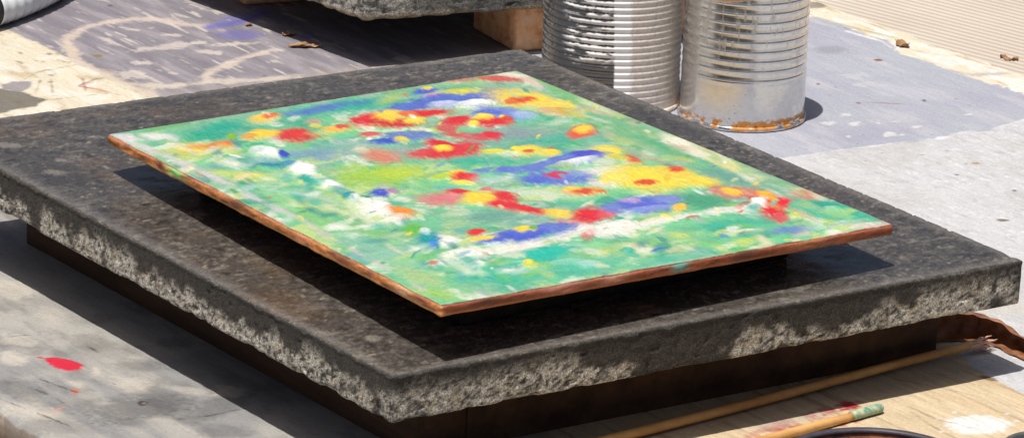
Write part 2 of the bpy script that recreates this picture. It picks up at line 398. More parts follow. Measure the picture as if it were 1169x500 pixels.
def make_table():
    t = empty('work_table', (*(u_dir * (u_min + u_max) / 2 + v_dir * sum(EDGE) / 2), -.78), 'long weathered wooden work table spattered with grey, violet and cream paint', 'table')
    LU, LV, TH = u_max - u_min, EDGE[1] - EDGE[0], .028
    # fine grid only over the part near the picture
    us = np.linspace(u_min, u_max, int(LU / .0017)); vs = np.linspace(EDGE[0], EDGE[1], int(LV / .0017))
    us = np.r_[us[0], us, us[-1]]; vs = np.r_[vs[0], vs, vs[-1]]
    nu, nv = len(us), len(vs)
    UU, VV = np.meshgrid(us, vs, indexing='ij')
    P = np.stack([UU * u_dir[0] + VV * v_dir[0], UU * u_dir[1] + VV * v_dir[1], np.zeros_like(UU)], -1).reshape(-1, 3)
    x, y = topx(P)
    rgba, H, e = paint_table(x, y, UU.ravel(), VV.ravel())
    P[:, 2] += H
    chip = .006 * sm(.5, .8, fbm(UU.ravel() * 14, VV.ravel() * 14, 111)) + .002 * fbm(UU.ravel() * 90, VV.ravel() * 90, 115)
    P[:, 2] -= sm(.012, 0, e) * chip + .0015 * sm(.003, 0, e)
    G = P.reshape(nu, nv, 3)
    G[0, :, 2] = G[-1, :, 2] = -TH; G[:, 0, 2] = G[:, -1, 2] = -TH
    K = rgba.reshape(nu, nv, 4)
    for s in (np.s_[0, :], np.s_[-1, :], np.s_[:, 0], np.s_[:, -1]): K[s] = (*lit((105, 84, 64)), 1)
    for s in (np.s_[:, 1], np.s_[:, -2]): K[s] = K[s] * .6 + .4 * np.array((*lit((150, 120, 90)), 1))
    V = G.reshape(-1, 3); Q = grid_q(nu, nv)
    b0 = [0, nv - 1, nu * nv - 1, (nu - 1) * nv]
    Q = np.concatenate([Q, np.array([[b0[0], b0[1], b0[2], b0[3]]])])
    # material: paint / wood from the attribute, fine grain and wear on top
    m, nt, b, a = attr_mat('painted_wood', .72, .25, [(1000, .10, 3), (330, .10, 5)])
    gr = noise(nt, 200, 5, .7, stretch=(.07, 1, 1), rot=-UANG)
    rr = ramp(nt, gr.outputs[0], [(.3, (.82, .79, .75)), (.62, (1.05, 1.05, 1.05))])
    base = b.inputs['Base Color'].links[0].from_socket
    nt.links.new(mixn(nt, base, mixn(nt, base, rr.outputs[0], 1.0, 'MULTIPLY'), a.outputs['Alpha']), b.inputs['Base Color'])
    p = bump(nt, b, gr.outputs[0], .0012, .5)
    n2 = noise(nt, 700, 4); bump(nt, b, n2.outputs[0], .0006, .45, p)
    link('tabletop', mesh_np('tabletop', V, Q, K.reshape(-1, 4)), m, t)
    wd = simple_mat('dark_timber', (.05, .033, .022), (.12, .08, .05), 30, .8, .2, (80, .002, .5))
    def bar(name, uc, vc, lu, lv, z0, z1):
        xs = axis_pts(lu, .2, .004); ys = axis_pts(lv, .2, .004); zs = axis_pts(z1 - z0, .2, .004)
        G, q = box_lattice(xs, ys, zs); X, _ = round_box(G, (0, 0, 0), (lu, lv, z1 - z0), .004)
        X = X + [uc - lu / 2, vc - lv / 2, z0]
        W = np.c_[X[:, :1] * u_dir + X[:, 1:2] * v_dir, X[:, 2]]
        link(name, mesh_np(name, W, q), wd, t)
    um, vm = (u_min + u_max) / 2, sum(EDGE) / 2
    for sv in (-1, 1): bar('apron', um, vm + sv * (LV / 2 - .09), LU - .3, .03, -.13, -TH - .001)
    for su in (-1, 1):
        bar('apron', um + su * (LU / 2 - .09), vm, .03, LV - .24, -.128, -TH - .003)
        for sv in (-1, 1): bar('leg', um + su * (LU / 2 - .16), vm + sv * (LV / 2 - .14), .07, .07, -.778, -TH - .0005)
make_table()

# ---------------------------------------------------------------- deck below
def make_deck():
    a = at(1000, 20, -.78); b2 = at(1100, 46, -.78)
    d = (b2 - a)[:2]; ang = math.atan2(d[1], d[0])
    s = 60
    V = np.array([[-s, -s, -.78], [s, -s, -.78], [s, s, -.78], [-s, s, -.78]])
    m, nt, b = new_mat('grooved_decking')
    tc = node(nt, 'ShaderNodeTexCoord'); mp = node(nt, 'ShaderNodeMapping'); mp.inputs['Rotation'].default_value = (0, 0, -ang)
    nt.links.new(tc.outputs['Object'], mp.inputs['Vector'])
    wv = node(nt, 'ShaderNodeTexWave', Scale=16.0, Distortion=.25, Detail=1.0); wv.bands_direction = 'Y'; wv.inputs['Detail Scale'].default_value = .3
    nt.links.new(mp.outputs[0], wv.inputs['Vector'])
    n = noise(nt, 3, 6)
    c = ramp(nt, n.outputs[0], [(.3, tuple(lit((226, 212, 196)))), (.7, tuple(lit((240, 229, 214))))])
    g = ramp(nt, wv.outputs[0], [(.1, (.76, .72, .69)), (.6, (1, 1, 1))])
    nt.links.new(mixn(nt, c.outputs[0], g.outputs[0], 1.0, 'MULTIPLY'), b.inputs['Base Color'])
    b.inputs['Roughness'].default_value = .8; b.inputs['Specular IOR Level'].default_value = .2
    bump(nt, b, wv.outputs[0], .004, .5)
    tag(link('deck_ground', mesh_np('deck_ground', V, np.array([[0, 1, 2, 3]])), m, smooth=False), kind='structure')
make_deck()

# ---------------------------------------------------------------- stone slabs
def stone_mat(name):
    m, nt, b, a = attr_mat(name, .42, .5, [(520, .30, 3), (190, .22, 5)])
    n = noise(nt, 90, 5)
    r = ramp(nt, n.outputs[0], [(.35, (.10,) * 3), (.65, (.24,) * 3)])
    mx = node(nt, 'ShaderNodeMix', data_type='FLOAT')
    nt.links.new(a.outputs['Alpha'], mx.inputs[0]); nt.links.new(r.outputs[0], mx.inputs[2]); mx.inputs[3].default_value = .9
    nt.links.new(mx.outputs[0], b.inputs['Roughness'])
    sp = noise(nt, 900, 2, .6); sr = ramp(nt, sp.outputs[0], [(.38, (.45, .44, .42)), (.62, (1.30, 1.28, 1.24))])
    base = b.inputs['Base Color'].links[0].from_socket
    al = node(nt, 'ShaderNodeMath', operation='GREATER_THAN'); al.inputs[1].default_value = .6
    nt.links.new(a.outputs['Alpha'], al.inputs[0])
    nt.links.new(mixn(nt, base, mixn(nt, base, sr.outputs[0], 1.0, 'MULTIPLY'), al.outputs[0]), b.inputs['Base Color'])
    n2 = noise(nt, 520, 4, .6)
    hm = node(nt, 'ShaderNodeMath', operation='MULTIPLY'); nt.links.new(n2.outputs[0], hm.inputs[0])
    h0 = node(nt, 'ShaderNodeMath', operation='MULTIPLY_ADD'); h0.inputs[1].default_value = .95; h0.inputs[2].default_value = .05
    nt.links.new(al.outputs[0], h0.inputs[0]); nt.links.new(h0.outputs[0], hm.inputs[1])
    bump(nt, b, hm.outputs[0], .0016, .5)
    return m
STONE = stone_mat('granite')
def slab(name, quad, z0, z1, label, painter, step=.0028):
    q = [np.array(p[:2]) for p in quad]        # F, R, B, L
    la = np.linalg.norm(q[1] - q[0]); lb = np.linalg.norm(q[3] - q[0]); h = z1 - z0; r = .0022
    zs = np.concatenate([np.array([0, .1, .3, .6, 1]) * r, np.linspace(r, h - r, 20)[1:-1], h - np.array([1, .6, .3, .1, 0]) * r])
    G, Q = box_lattice(axis_pts(la, step, r), axis_pts(lb, step, r), zs)
    X, N = round_box(G, (0, 0, 0), (la, lb, h), r)
    side = np.clip(1 - np.abs(N[:, 2]), 0, 1) * (np.linalg.norm(N, axis=1) > .5)
    flat = np.linalg.norm(N, axis=1) < .5
    ed = np.minimum(np.minimum(X[:, 0], la - X[:, 0]), np.minimum(X[:, 1], lb - X[:, 1]))
    isside = (ed < r * 1.01)
    nx = np.where(X[:, 0] < r, -1, np.where(X[:, 0] > la - r, 1, 0)); ny = np.where(X[:, 1] < r, -1, np.where(X[:, 1] > lb - r, 1, 0))
    s = X[:, 0] + X[:, 1] * 1.37; zc = X[:, 2]
    rough = (fbm(s * 40, zc * 55, 130) - .5) * .0009 + (fbm(s * 300, zc * 300, 134) - .5) * .0006
    pit = -.0014 * sm(.68, .78, fbm(s * 120, zc * 150, 138))
    f = isside * (rough + pit - .001) * np.clip(sm(h + .001, h - .007, zc) + .25, 0, 1)
    X[:, 0] += nx * f; X[:, 1] += ny * f
    low = sm(.010, 0, zc) * isside                  # ragged lower arris
    X[:, 2] += low * .0030 * sm(.45, .7, fbm(s * 42, s * 3, 141))
    top = zc > h - r * 1.01
    edge_chip = sm(.006, 0, ed) * top
    X[:, 2] -= edge_chip * (  .0017 * sm(.58, .70, fbm(s * 95, s * 13, 145)) + .0006 * fbm(s * 300, s * 20, 146))
    X[:, 2] += top * (fbm(X[:, 0] * 60, X[:, 1] * 60, 150) - .5) * .0006
    XY = bil(quad, X[:, 0] / la, X[:, 1] / lb)
    V = np.c_[XY, z0 + X[:, 2]]
    rgba = painter(X, V, la, lb, h, isside, s, ed)
    return tag(link(name, mesh_np(name, V, Q, rgba), STONE), label, 'stone slab', 'stone slabs')

def paint_slab(X, V, la, lb, h, isside, s, ed):
    a, b, z = X.T
    px, py = topx(V)
    n = len(X)
    c0 = np.array((.064, .056, .049))
    f1 = fbm(a * 30, b * 30, 160); f2 = fbm(a * 330, b * 330, 164, 2)
    C = np.tile(c0, (n, 1)) * (.72 + .56 * f1)[:, None]
    C = mixc(C, (.17, .155, .14), sm(.60, .74, f2) * .35)
    C = mixc(C, (.022, .020, .018), sm(.40, .27, f2) * .45)
    fl = fbm(a * 62 + 3 * f1, b * 100, 170, 3)
    C = mixc(C, (.13, .115, .098), sm(.66, .76, fl) * .5)
    fl2 = fbm(a * 140, b * 190, 174, 2)
    C = mixc(C, (.24, .21, .16), sm(.80, .86, fl2) * .8)
    fl3 = fbm(a * 110 + 40, b * 160, 176, 3)
    C = mixc(C, (.20, .18, .14), sm(.68, .76, fl3) * .5)
    C = mixc(C, (.015, .013, .012), sm(.36, .28, fl3) * .6)
    C = mixc(C, (.12, .075, .04), sm(.55, .75, fbm(a * 12, b * 12, 178)) * .35)
    C = mixc(C, (.035, .032, .03), sm(.58, .74, fbm(a * 9, b * 9, 182)) * .45)
    # lighter wear: along the front arris and the flecks left of the shadow
    wear = sm(.012 + .01 * f1, .002, ed) * ~isside
    C = mixc(C, (.17, .155, .14), wear * .55)
    for (x0, y0, rx, ry) in [(62, 197, 14, 3), (70, 183, 8, 2), (12, 166, 16, 3), (330, 395, 14, 3.5), (300, 355, 18, 3), (425, 386, 10, 4), (300, 415, 14, 2.6)]:
        d = d_ell(px, py, x0, y0, rx, ry, 2) + .8 * (f2 - .5) + .6 * (fl - .5)
        C = mixc(C, (.22, .195, .165), sm(1.1, .7, d) * ~isside * .6)
    # sides
    wv = fbm(s * 34, z * 46, 190, 6); fine = fbm(s * 420, z * 420, 194, 3)
    Cs = np.tile(np.array((.048, .042, .036)), (n, 1)) * (.55 + .9 * fine)[:, None]
    pale = np.zeros(n)
    left = isside & (a < .004) ; front = isside & (b < .004)
    zr = z / h
    pale = np.where(left, sm(.42, .58, wv * .9 + .50 * (1 - zr) - .19 + .6 * (fbm(s * 13, z * 8, 206) - .5)), pale)
    pf = .62 * wv + .22 * (1 - zr)
    for (x0, rx, k) in [(625, 85, .22), (860, 55, .24), (1090, 95, .26), (480, 60, .14), (770, 45, -.25), (950, 30, -.06)]:
        pf = pf + k * np.exp(-((px - x0) / rx) ** 2)
    pale = np.where(front, sm(.52, .64, pf), pale)
    pale = np.where(isside & ~left & ~front, sm(.45, .62, wv), pale)
    pc = np.array((.47, .45, .405)) * (.62 + .75 * fine)[:, None]
    pc = mixc(pc, (.34, .27, .17), sm(.55, .7, fbm(s * 90, z * 90, 198)) * .45)
    m = pale * sm(.30, .48, fine)
    Cs = Cs * (1 - m[:, None]) + pc * m[:, None]
    Cs = mixc(Cs, (.012, .011, .010), sm(.60, .72, fbm(s * 230, z * 230, 202)) * .7)
    Cs = mixc(Cs, (.035, .032, .029), sm(.50, .92, zr + .35 * (fine - .5) + .55 * (wv - .5)) * .85)
    k = isside & (z < h - .0006 - .002 * np.clip(fine - .45, 0, 1))
    C[k] = Cs[k]
    al = np.where(isside, 1.0, .12 * f1 + .25 * sm(.66, .74, fl))
    return np.c_[np.clip(C, 0, .8), al]
slab('stone_slab', [SL['F'], SL['R'], SL['B'], SL['L']], 0.0615, ZS, 'dark square stone slab with rough whitish edges carrying the flower painting', paint_slab)

def make_back_slab():
    z0 = .050
    f = at(415, 25, z0); r_ = at(640, 9, z0)
    a = (r_ - f)[:2]; a /= np.linalg.norm(a)
    l_ = at(345, 0, z0); b = (l_ - f)[:2]; b /= np.linalg.norm(b)
    q = [f[:2], f[:2] + a * .42, f[:2] + a * .42 + b * .40, f[:2] + b * .40]
    def pt(X, V, la, lb, h, isside, s, ed):
        a_, b_, z = X.T; n = len(X); zr = z / h
        fine = fbm(s * 200, z * 220, 210, 3); wv = fbm(s * 45, z * 60, 214)
        C = np.tile(np.array((.17, .165, .155)), (n, 1)) * (.5 + 1.0 * fine)[:, None]
        m = sm(.44, .62, .7 * wv + .3 * (a_ < .09) * (1 - a_ / .09) + .08) * sm(.34, .5, fine)
        C = mixc(C, (.48, .46, .42), m * .85)
        C = mixc(C, (.30, .21, .10), isside * sm(.22, .05, zr) * sm(.45, .6, wv) * .7)
        C = mixc(C, (.02, .018, .016), sm(.60, .72, fbm(s * 130, z * 140, 218)) * .8)
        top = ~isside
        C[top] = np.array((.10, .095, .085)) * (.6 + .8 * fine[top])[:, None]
        return np.c_[C, np.where(isside, 1.0, .3)]
    slab('stone_slab', q, z0, z0 + .036, 'grey stone slab with a chipped pale corner raised on bricks at the back', pt, .004)
    # bricks under it
    m, nt, bb = new_mat('fired_brick')
    n = noise(nt, 70, 6, .7); c = ramp(nt, n.outputs[0], [(.3, (.58, .20, .08)), (.5, (.84, .44, .21)), (.72, (.84, .60, .40))])
    nt.links.new(c.outputs[0], bb.inputs['Base Color']); bb.inputs['Roughness'].default_value = .9; bb.inputs['Specular IOR Level'].default_value = .2
    n2 = noise(nt, 180, 6); bump(nt, bb, n2.outputs[0], .003, .6)
    def brick(c0, ang, L, Wd, label):
        h = z0 - .0006; r = .004
        G, Q = box_lattice(axis_pts(L, .004, r), axis_pts(Wd, .004, r), axis_pts(h, .003, r))
        X, N = round_box(G, (0, 0, 0), (L, Wd, h), r)
        X = X + N * ((fbm(X[:, 0] * 90 + X[:, 2] * 70, X[:, 1] * 90 + X[:, 2] * 40, 230) - .5) * .003)[:, None] * (np.abs(N[:, 2:3]) < .5)
        X[:, 2] = np.clip(X[:, 2], 0, h)
        ca, sa = math.cos(ang), math.sin(ang)
        P = np.c_[c0[0] + X[:, 0] * ca - X[:, 1] * sa, c0[1] + X[:, 0] * sa + X[:, 1] * ca, X[:, 2]]
        tag(link('brick', mesh_np('brick', P, Q), m), label, 'brick', 'bricks under the back slab')
    c0 = at(588, 61, 0)
    brick(c0, math.atan2(a[1], a[0]) + .08, .21, .10, 'orange brick half in shadow under the back slab beside the tins')
    c1 = f[:2] + a * .05 + b * .28
    brick(c1, math.atan2(a[1], a[0]), .21, .10, 'brick deep in shadow under the far edge of the back slab')
make_back_slab()

# ---------------------------------------------------------------- timber bearers under the front slab
def bearer(p0, p1, wdt, z1, label, side=1):
    p0 = np.array(p0[:2]); p1 = np.array(p1[:2]); L = np.linalg.norm(p1 - p0); d = (p1 - p0) / L; nrm = np.array([-d[1], d[0]]) * side
    G, Q = box_lattice(axis_pts(L, .02, .0005), axis_pts(wdt, .02, .0005), axis_pts(z1, .01, .0005))
    X, _ = round_box(G, (0, 0, 0), (L, wdt, z1), .0005)
    V = np.c_[p0 + X[:, :1] * d + X[:, 1:2] * nrm, X[:, 2]]
    if side < 0: Q = Q[:, ::-1]
    return tag(link('timber_bearer', mesh_np('timber_bearer', V, Q), BEAR), label, 'timber', 'timbers under the front slab')
BEAR = simple_mat('brown_timber', (.04, .020, .011), (.09, .045, .024), 40, .75, .25, (160, .0015, .5), stretch=(.15, 1, 1), rot=-UANG)
ea = (SL['R'] - SL['F'])[:2]; ea /= np.linalg.norm(ea)
eb = (SL['L'] - SL['F'])[:2]; eb /= np.linalg.norm(eb)
F2, L2, R2, B2 = (SL[k][:2] for k in 'FLRB')
i1 = .070
lbx = at(21, 262, .012)[:2]
sL = (lbx - F2) @ eb
bearer(F2 + ea * i1 + eb * i1, F2 + ea * i1 + eb * sL, .045, .0610, 'brown timber along the left side under the front slab', -1)
bearer(F2 + ea * (i1 + .0454) + eb * (i1 + .0015), F2 + ea * (np.linalg.norm(R2 - F2) * .965) + eb * (i1 + .0015), .045, .0610, 'dark brown timber along the near edge under the front slab', 1)
bearer(B2 - eb * .02 - ea * .06 + (R2 - B2) * .04, B2 + (R2 - B2) * .80 - ea * .06, .045, .0610, 'timber hidden under the rear side of the front slab', -1)

# ---------------------------------------------------------------- painted panel
def stroke_list():
    W=(255,254,248); Y=(250,226,72); RD=(226,52,58); BL=(88,106,206); LB=(128,148,214); T=(58,178,150); G=(110,188,118); LM=(168,208,84); O=(240,146,62); LG=(222,214,216)
    e = []
    def a(cx, cy, rx, ry, c, ang=0, al=1.0, soft=.55): e.append(('e', cx, cy, rx, ry, c, ang, al, soft))
    def l(pts, w, c, al=1.0, soft=.5): e.append(('l', pts, w, c, al, soft))
    # ground washes
    a(300,130,190,14,(120,190,160),-8,.7,1.2); a(520,110,120,14,(120,180,150),-6,.6,1.2); a(600,160,140,12,(130,172,160),-4,.8,1.2)
    a(650,160,70,9,T,0,.8,1); a(548,184,75,7,T,0,.85,1); a(700,135,60,9,(120,186,130),22,.9,1); a(760,170,70,10,(110,184,130),18,.9,1)
    a(860,210,80,12,(130,186,150),18,.9,1); a(950,240,60,12,T,5,.9,1); a(480,175,50,8,(150,170,160),0,.7,1); a(590,151,40,8,(150,158,168),0,.8,1)
    a(240,152,40,9,(40,172,140),-10,.9,.8); a(256,144,22,5,(48,178,150),-10,.9,.8); a(200,141,38,4,(112,184,112),-14,.9,.8)
    a(410,121,56,7,(58,178,152),-6,.9,.9); a(365,125,50,4,BL,-9,.75,.8); a(270,190,40,10,(120,196,150),20,.8,1)
    a(430,200,58,12,LM,0,1,.7); a(455,198,26,6,(196,216,70),0,.8,.8); a(364,248,46,12,(140,204,124),18,.9,1); a(330,215,50,8,(130,196,150),18,.8,1)
    a(440,290,60,16,(150,204,176),20,.8,1); a(420,262,40,8,(150,200,130),15,.8,1); a(560,250,90,12,(126,184,160),0,.7,1); a(560,313,62,13,(74,190,152),6,.95,.8)
    a(480,316,40,8,(176,206,140),20,.8,.9); a(498,335,30,6,(164,206,104),10,.9,.8); a(624,290,48,9,(52,194,170),-6,1,.6); a(705,286,50,8,(170,206,132),-8,.9,.9)
    a(660,306,60,9,(96,196,164),-10,.9,.9); a(770,272,60,8,(150,204,140),-10,.9,.9); a(832,258,40,6,(64,184,154),-5,.9,.8); a(880,262,60,6,(110,194,150),-8,.8,.9)
    a(800,229,40,10,(82,166,128),0,1,.7); a(835,204,44,7,(110,166,152),14,.9,.8); a(760,300,70,5,(110,196,166),-12,.8,.9)
    a(365,175,42,7,(136,164,192),0,.8,.9); a(400,165,40,6,(150,180,180),0,.7,1)
    # lavender rim along the left-front edge
    [a(128 + 200 * t, 153 + 90 * t ** 1.15 + 2, 16, 3.4, LG, 24, .75, 1.0) for t in (.0, .12, .2, .34, .4, .55, .62, .8, .95)]; [a(320 + 175 * t, 238 + 100 * t, 13, 2.6, (220, 200, 206), 30, .6, 1.0) for t in (.05, .2, .3, .5, .66, .9)]
    a(182,156,22,4,(242,238,234),4,.9,.7); a(150,158,18,4,LG,8,.9)
    # left cluster
    a(302,136,19,5,(240,206,92),-4); a(309,135,9,2.6,(222,104,60),-4)
    a(334,155,24,8,(222,66,60),2); a(298,154,20,5.5,(250,214,78),-3); a(282,157,10,3,(236,160,70),0,.8)
    a(224,171,36,7,(236,216,104),-4,.9,.8); a(252,167,17,4.2,(236,118,50),-8); a(228,168,14,3,O,0,.7,.8); a(262,157,6,4,(140,192,60)); a(285,178,8,7,(84,190,84),0,.9,.7); a(262,185,20,4,(236,220,120),4,.7,.8)
    a(303,175,17,7,W,10); a(322,177,6,5,(58,86,200)); a(302,187,24,5,(40,140,164),8,.95); a(290,202,26,5.5,(236,222,112),4,.9,.7)
    a(347,195,17,8,W,20); a(352,207,12,4.5,(56,170,150),10); a(376,211,20,5,(250,250,244),24,.95); a(330,188,8,4,(90,160,190))
    a(392,222,16,4,(50,160,150),20,.8); a(380,149,18,3.6,(240,196,90)); a(388,147,9,2.6,(224,96,84)); a(356,140,10,3,(206,156,146),0,.8)
    a(392,240,36,5,(228,232,186),14,.8,.8); a(345,232,24,4,(210,228,170),16,.7,.9)
    # back corner
    a(524,93,20,2.6,(206,128,108),0,.9); a(572,92,30,3,(216,92,84),4,.95); a(588,87,26,4,(244,230,212),10,.9,.7); a(606,96,14,3.5,(240,214,196),24,.8)
    a(625,95,26,6,(132,192,112),26,.9,.8); a(655,110,30,7,(128,192,124),26,.9,.8); a(690,124,20,4,(206,212,160),26,.8,.9)
    a(483,106,17,3.4,BL,-4); a(485,103,8,2.2,Y); a(494,111,14,3,(226,172,194),-4,.9); a(448,112,18,5,(190,206,110),-20,.7,.9)
    a(531,107,30,4.4,(226,220,74)); a(560,106,12,3,(120,170,90),0,.8); a(440,103,20,3,(180,190,90),-8,.5,.9)
    l([(455,127),(490,119),(530,114),(562,112)],20,BL,.9,.6); a(508,121,18,4,(196,206,236),-4,.95); a(543,121,20,4.2,(250,250,248),-4); a(572,131,36,7,LB,6); a(556,131,20,3,BL,0,.8); a(598,133,14,4,(176,200,234),0,.9)
    a(604,116,48,9.5,(250,220,84),8); a(645,124,24,6,(250,222,96),10); a(594,117,18,4.2,(230,78,50),-4); a(584,119,8,3,(226,120,60)); a(638,129,22,3.2,(234,158,84),4,.95); a(650,131,30,3,(200,190,90),8,.6)
    # first red flower
    a(424,138,26,7.5,RD,-3); a(452,142,30,5.5,(206,54,56)); a(487,131,28,4.2,RD,-4); a(444,134,19,6.5,(250,218,80),-4); a(474,139.5,12,3.8,Y,-2); a(466,133,12,3,(232,120,60))
    # second red flower
    a(524,139,20,6,RD,-4); a(560,141,24,5,RD,2); a(578,138,8,3,(226,80,60)); a(549,135.5,12,3.2,(250,222,80)); a(542,142,7,2.5,Y); a(572,136,4,1.5,Y)
    l([(509,147),(518,154),(536,157.5),(562,157)],13,(214,84,90),.9,.6); a(561,155,13,4.2,(226,54,66))
    # third
    a(510,174,42,8,RD,-6); a(502,166,18,4.5,(224,48,56),6); a(535,170,16,4,(226,70,74),-8); a(503,172,11,3.4,Y); a(480,178,16,3.5,(224,84,84),-10,.9)
    a(425,155,15,3.2,(216,102,96)); a(470,157,34,5.5,(112,130,196),0,.95); a(444,163,22,3.4,(72,90,196)); a(460,162,9,3,(230,214,90)); a(434,178,24,8,(226,132,112),8,.9,.7); a(414,172,10,3,(220,220,190),0,.7)
    a(567,174,17,2.8,(228,220,84)); a(603,173,18,5.4,(246,222,80)); a(605,175,7,2.4,(220,96,56)); a(627,175,13,4,(246,222,84)); a(590,172,6,3,Y)
    a(666,152,15,8,(230,86,60)); a(667,150,11,4.6,(252,214,76)); a(694,175,22,7.5,(244,222,92)); a(722,184,12,5,(220,92,72),14); a(706,182,14,3,(220,210,80),8,.8)
    # blue lane
    l([(575,197),(620,190),(655,182),(682,178)],15,(108,126,210),.95,.6); a(666,178,20,4.4,(84,92,202)); a(656,186,24,3.2,(236,236,244),-10,.95); a(690,186,16,3,(226,226,214),0,.8)
    a(636,205,46,8.5,(112,130,212),-2); a(610,208,18,4,BL,0,.8); a(660,199,24,4,(150,166,220),0,.8); a(632,201.5,13,3.4,(214,68,92)); a(640,192,16,3,(150,190,130),0,.7)
    a(698,199,36,7,(244,240,230),10,.95,.7); a(690,212,20,4,(240,226,220),0,.8)
    a(521,200,14,4.6,(246,216,76),-4); a(534,204,17,5.2,(228,56,52),4); a(530,209.5,16,1.8,Y,4,.9); a(504,203,12,3.5,(190,214,80),-10)
    a(565,207,26,5,(196,216,210),0,.7,.9); a(600,220,60,5,(212,226,206),4,.7,.9); a(575,213,20,4,(120,184,150),0,.6)
    a(560,196,24,3.5,(104,126,210),-6,.8)
    # long red and yellow spray
    a(508,227,32,8,(230,124,130),0,.9,.7); a(526,220,17,3.4,RD,6); a(577,225,19,5.5,RD,10); a(579,236,30,5.6,(230,52,62),12); a(606,242,20,4.2,RD,10); a(546,227,20,7.5,(250,216,70),-6); a(556,217,8,2.6,(220,90,110),0,.8)
    a(672,247,23,9,(228,48,60),-6); a(692,246,12,5,(230,90,96),-8,.9); a(638,245,20,5.5,(250,214,82),4); a(672,268,8,7,(210,84,88),8,.95); a(648,256,22,2.6,(236,150,140),6,.8)
    a(667,220,24,4.4,(242,170,86)); a(664,221,11,3,(226,88,58)); a(650,217,10,2.6,(248,210,90)); a(684,221,6,2,(230,130,70))
    a(740,204,50,14,(250,226,76),3); a(700,206,18,7,(250,232,110)); a(798,208,24,6.4,(248,224,82),3); a(772,200,22,8,(246,216,84)); a(738,210.5,13,3.8,(226,92,50)); a(771,196,11,3.8,(228,86,56)); a(760,206,4,5,(226,196,70),30,.7)
    a(736,236,44,9.5,(96,112,208),-3); a(764,230,18,5,(132,146,214)); a(720,231,12,2.6,(200,170,210),0,.8); a(744,240,26,2.6,(150,164,224),-4,.8); a(778,239,9,4,(242,198,76),-10); a(700,240,12,4,(120,136,206))
    # right end
    l([(772,160),(800,174),(826,184)],14,(246,242,220),.95,.7); a(836,190,30,5.5,(236,226,150),20,.95,.7); a(872,204,34,4,(216,222,170),18,.9,.8); a(905,212,30,3.5,(190,206,140),18,.7,.9)
    l([(735,128),(790,150),(860,183),(950,222),(995,244)],7,(206,166,146),.75,.8)
    a(842,220,32,7,(220,104,94),4,.95,.7); a(820,219,12,4,(214,130,116),0,.8); a(836,220,14,3.8,(250,206,72),8); a(882,238,18,13,(232,34,54),10,1,.45); a(897,232,9,6,(236,40,60)); a(868,228,14,5,(226,50,56),14); a(876,225,13,4.6,(250,190,52),20); a(884,229,7,3,(248,170,50),24); a(890,252,8,5,(232,80,96),0,.8)
    a(920,222,18,5,(216,132,122),10,.9,.7); a(910,246,8,3.4,(210,216,90)); a(925,236,10,4,(130,190,120)); a(945,239,24,8,(54,172,146),6); a(949,241,9,3,(186,224,198),6); a(972,243,24,6,(70,184,152),8,.9)
    a(905,262,30,4,(116,134,204),-6,.8,.7); a(960,256,30,3,(180,206,190),-6,.8); a(850,266,24,3,(240,232,190),-6,.8)
    # white diagonal and front cluster
    l([(520,297),(560,288),(600,281),(640,272),(668,262)],13,(248,242,228),.85,.7); a(699,262,30,9,(248,244,234),-8); l([(690,264),(730,258),(775,249),(830,240),(868,235)],12,(248,244,230),.8,.75); a(792,249,9,1.8,(206,110,90),-8,.8); a(850,233,10,2,(160,60,50),-10,.7); a(860,238,9,3.4,(110,180,176),0,.9); a(552,291,9,1.6,(200,170,120)); a(868,232,10,4,W)
    a(525,294,30,9,(248,246,236),-8); a(511,278,9,6.5,W); a(545,302,12,4,W,0,.8); a(600,268,50,8.5,(84,102,206),-8); a(560,276,20,3.4,(90,108,206),-8); a(632,262,20,4,(110,128,210),0,.9); a(599,263.5,14,3.8,(238,220,70)); a(544,267,13,4.6,(226,58,56),-4); a(546,275.5,18,3,(246,220,76),-7); a(610,263,5,2,(110,180,80))
    a(606,304,12,3,(222,226,84)); a(600,300,6,2,Y); a(672,301,14,4,(176,220,206),0,.8); a(640,300,30,3,(150,216,196),-8,.7)
    a(405,228,12,5,(230,240,236),20); a(396,226,8,4,(60,160,160)); a(433,222,14,5,(82,92,202),4); a(447,220,7,3,(190,130,180),0,.8); a(430,240,20,11,(250,248,240),4); a(415,234,10,5,W); a(460,243,18,5,(246,150,62),10); a(452,250,16,3,(246,190,140),-10,.9); a(440,254,20,3.6,(248,240,226),-14,.9); a(418,228,7,3,(70,150,140))
    a(470,262,12,8,(108,194,74),0,.95,.7); a(488,275,14,9.5,(40,160,164)); a(494,281,7,5,(70,140,212)); a(484,266,7,4,(230,244,236),0,.9); a(500,272,5,3,(60,120,190)); a(560,247,32,7,(108,168,150),0,.9,.7); a(525,243,14,4,(200,216,180),0,.7); a(610,234,14,4,(190,214,196),0,.7)
    # broken clumps of light green, white and teal round the left and near sides
    rs = random.Random(3)
    for i in range(150):
        t = rs.random(); sgn = rs.random()
        if sgn < .62: cx = 170 + 330 * t + rs.uniform(10, 90); cy = 170 + 150 * t + rs.uniform(-14, 10)
        else: cx = 520 + 470 * t; cy = 322 - 62 * t + rs.uniform(-22, 6)
        c = [(246,248,236),(224,236,200),(120,200,110),(60,170,150),(150,214,150),(200,220,120),(90,190,160),(176,214,200),(236,226,190),(70,150,150)][rs.randrange(10)]
        a(cx, cy, rs.uniform(6, 18), rs.uniform(2, 4.6), c, rs.uniform(-20, 30), rs.uniform(.5, .9), rs.uniform(.6, 1.0))
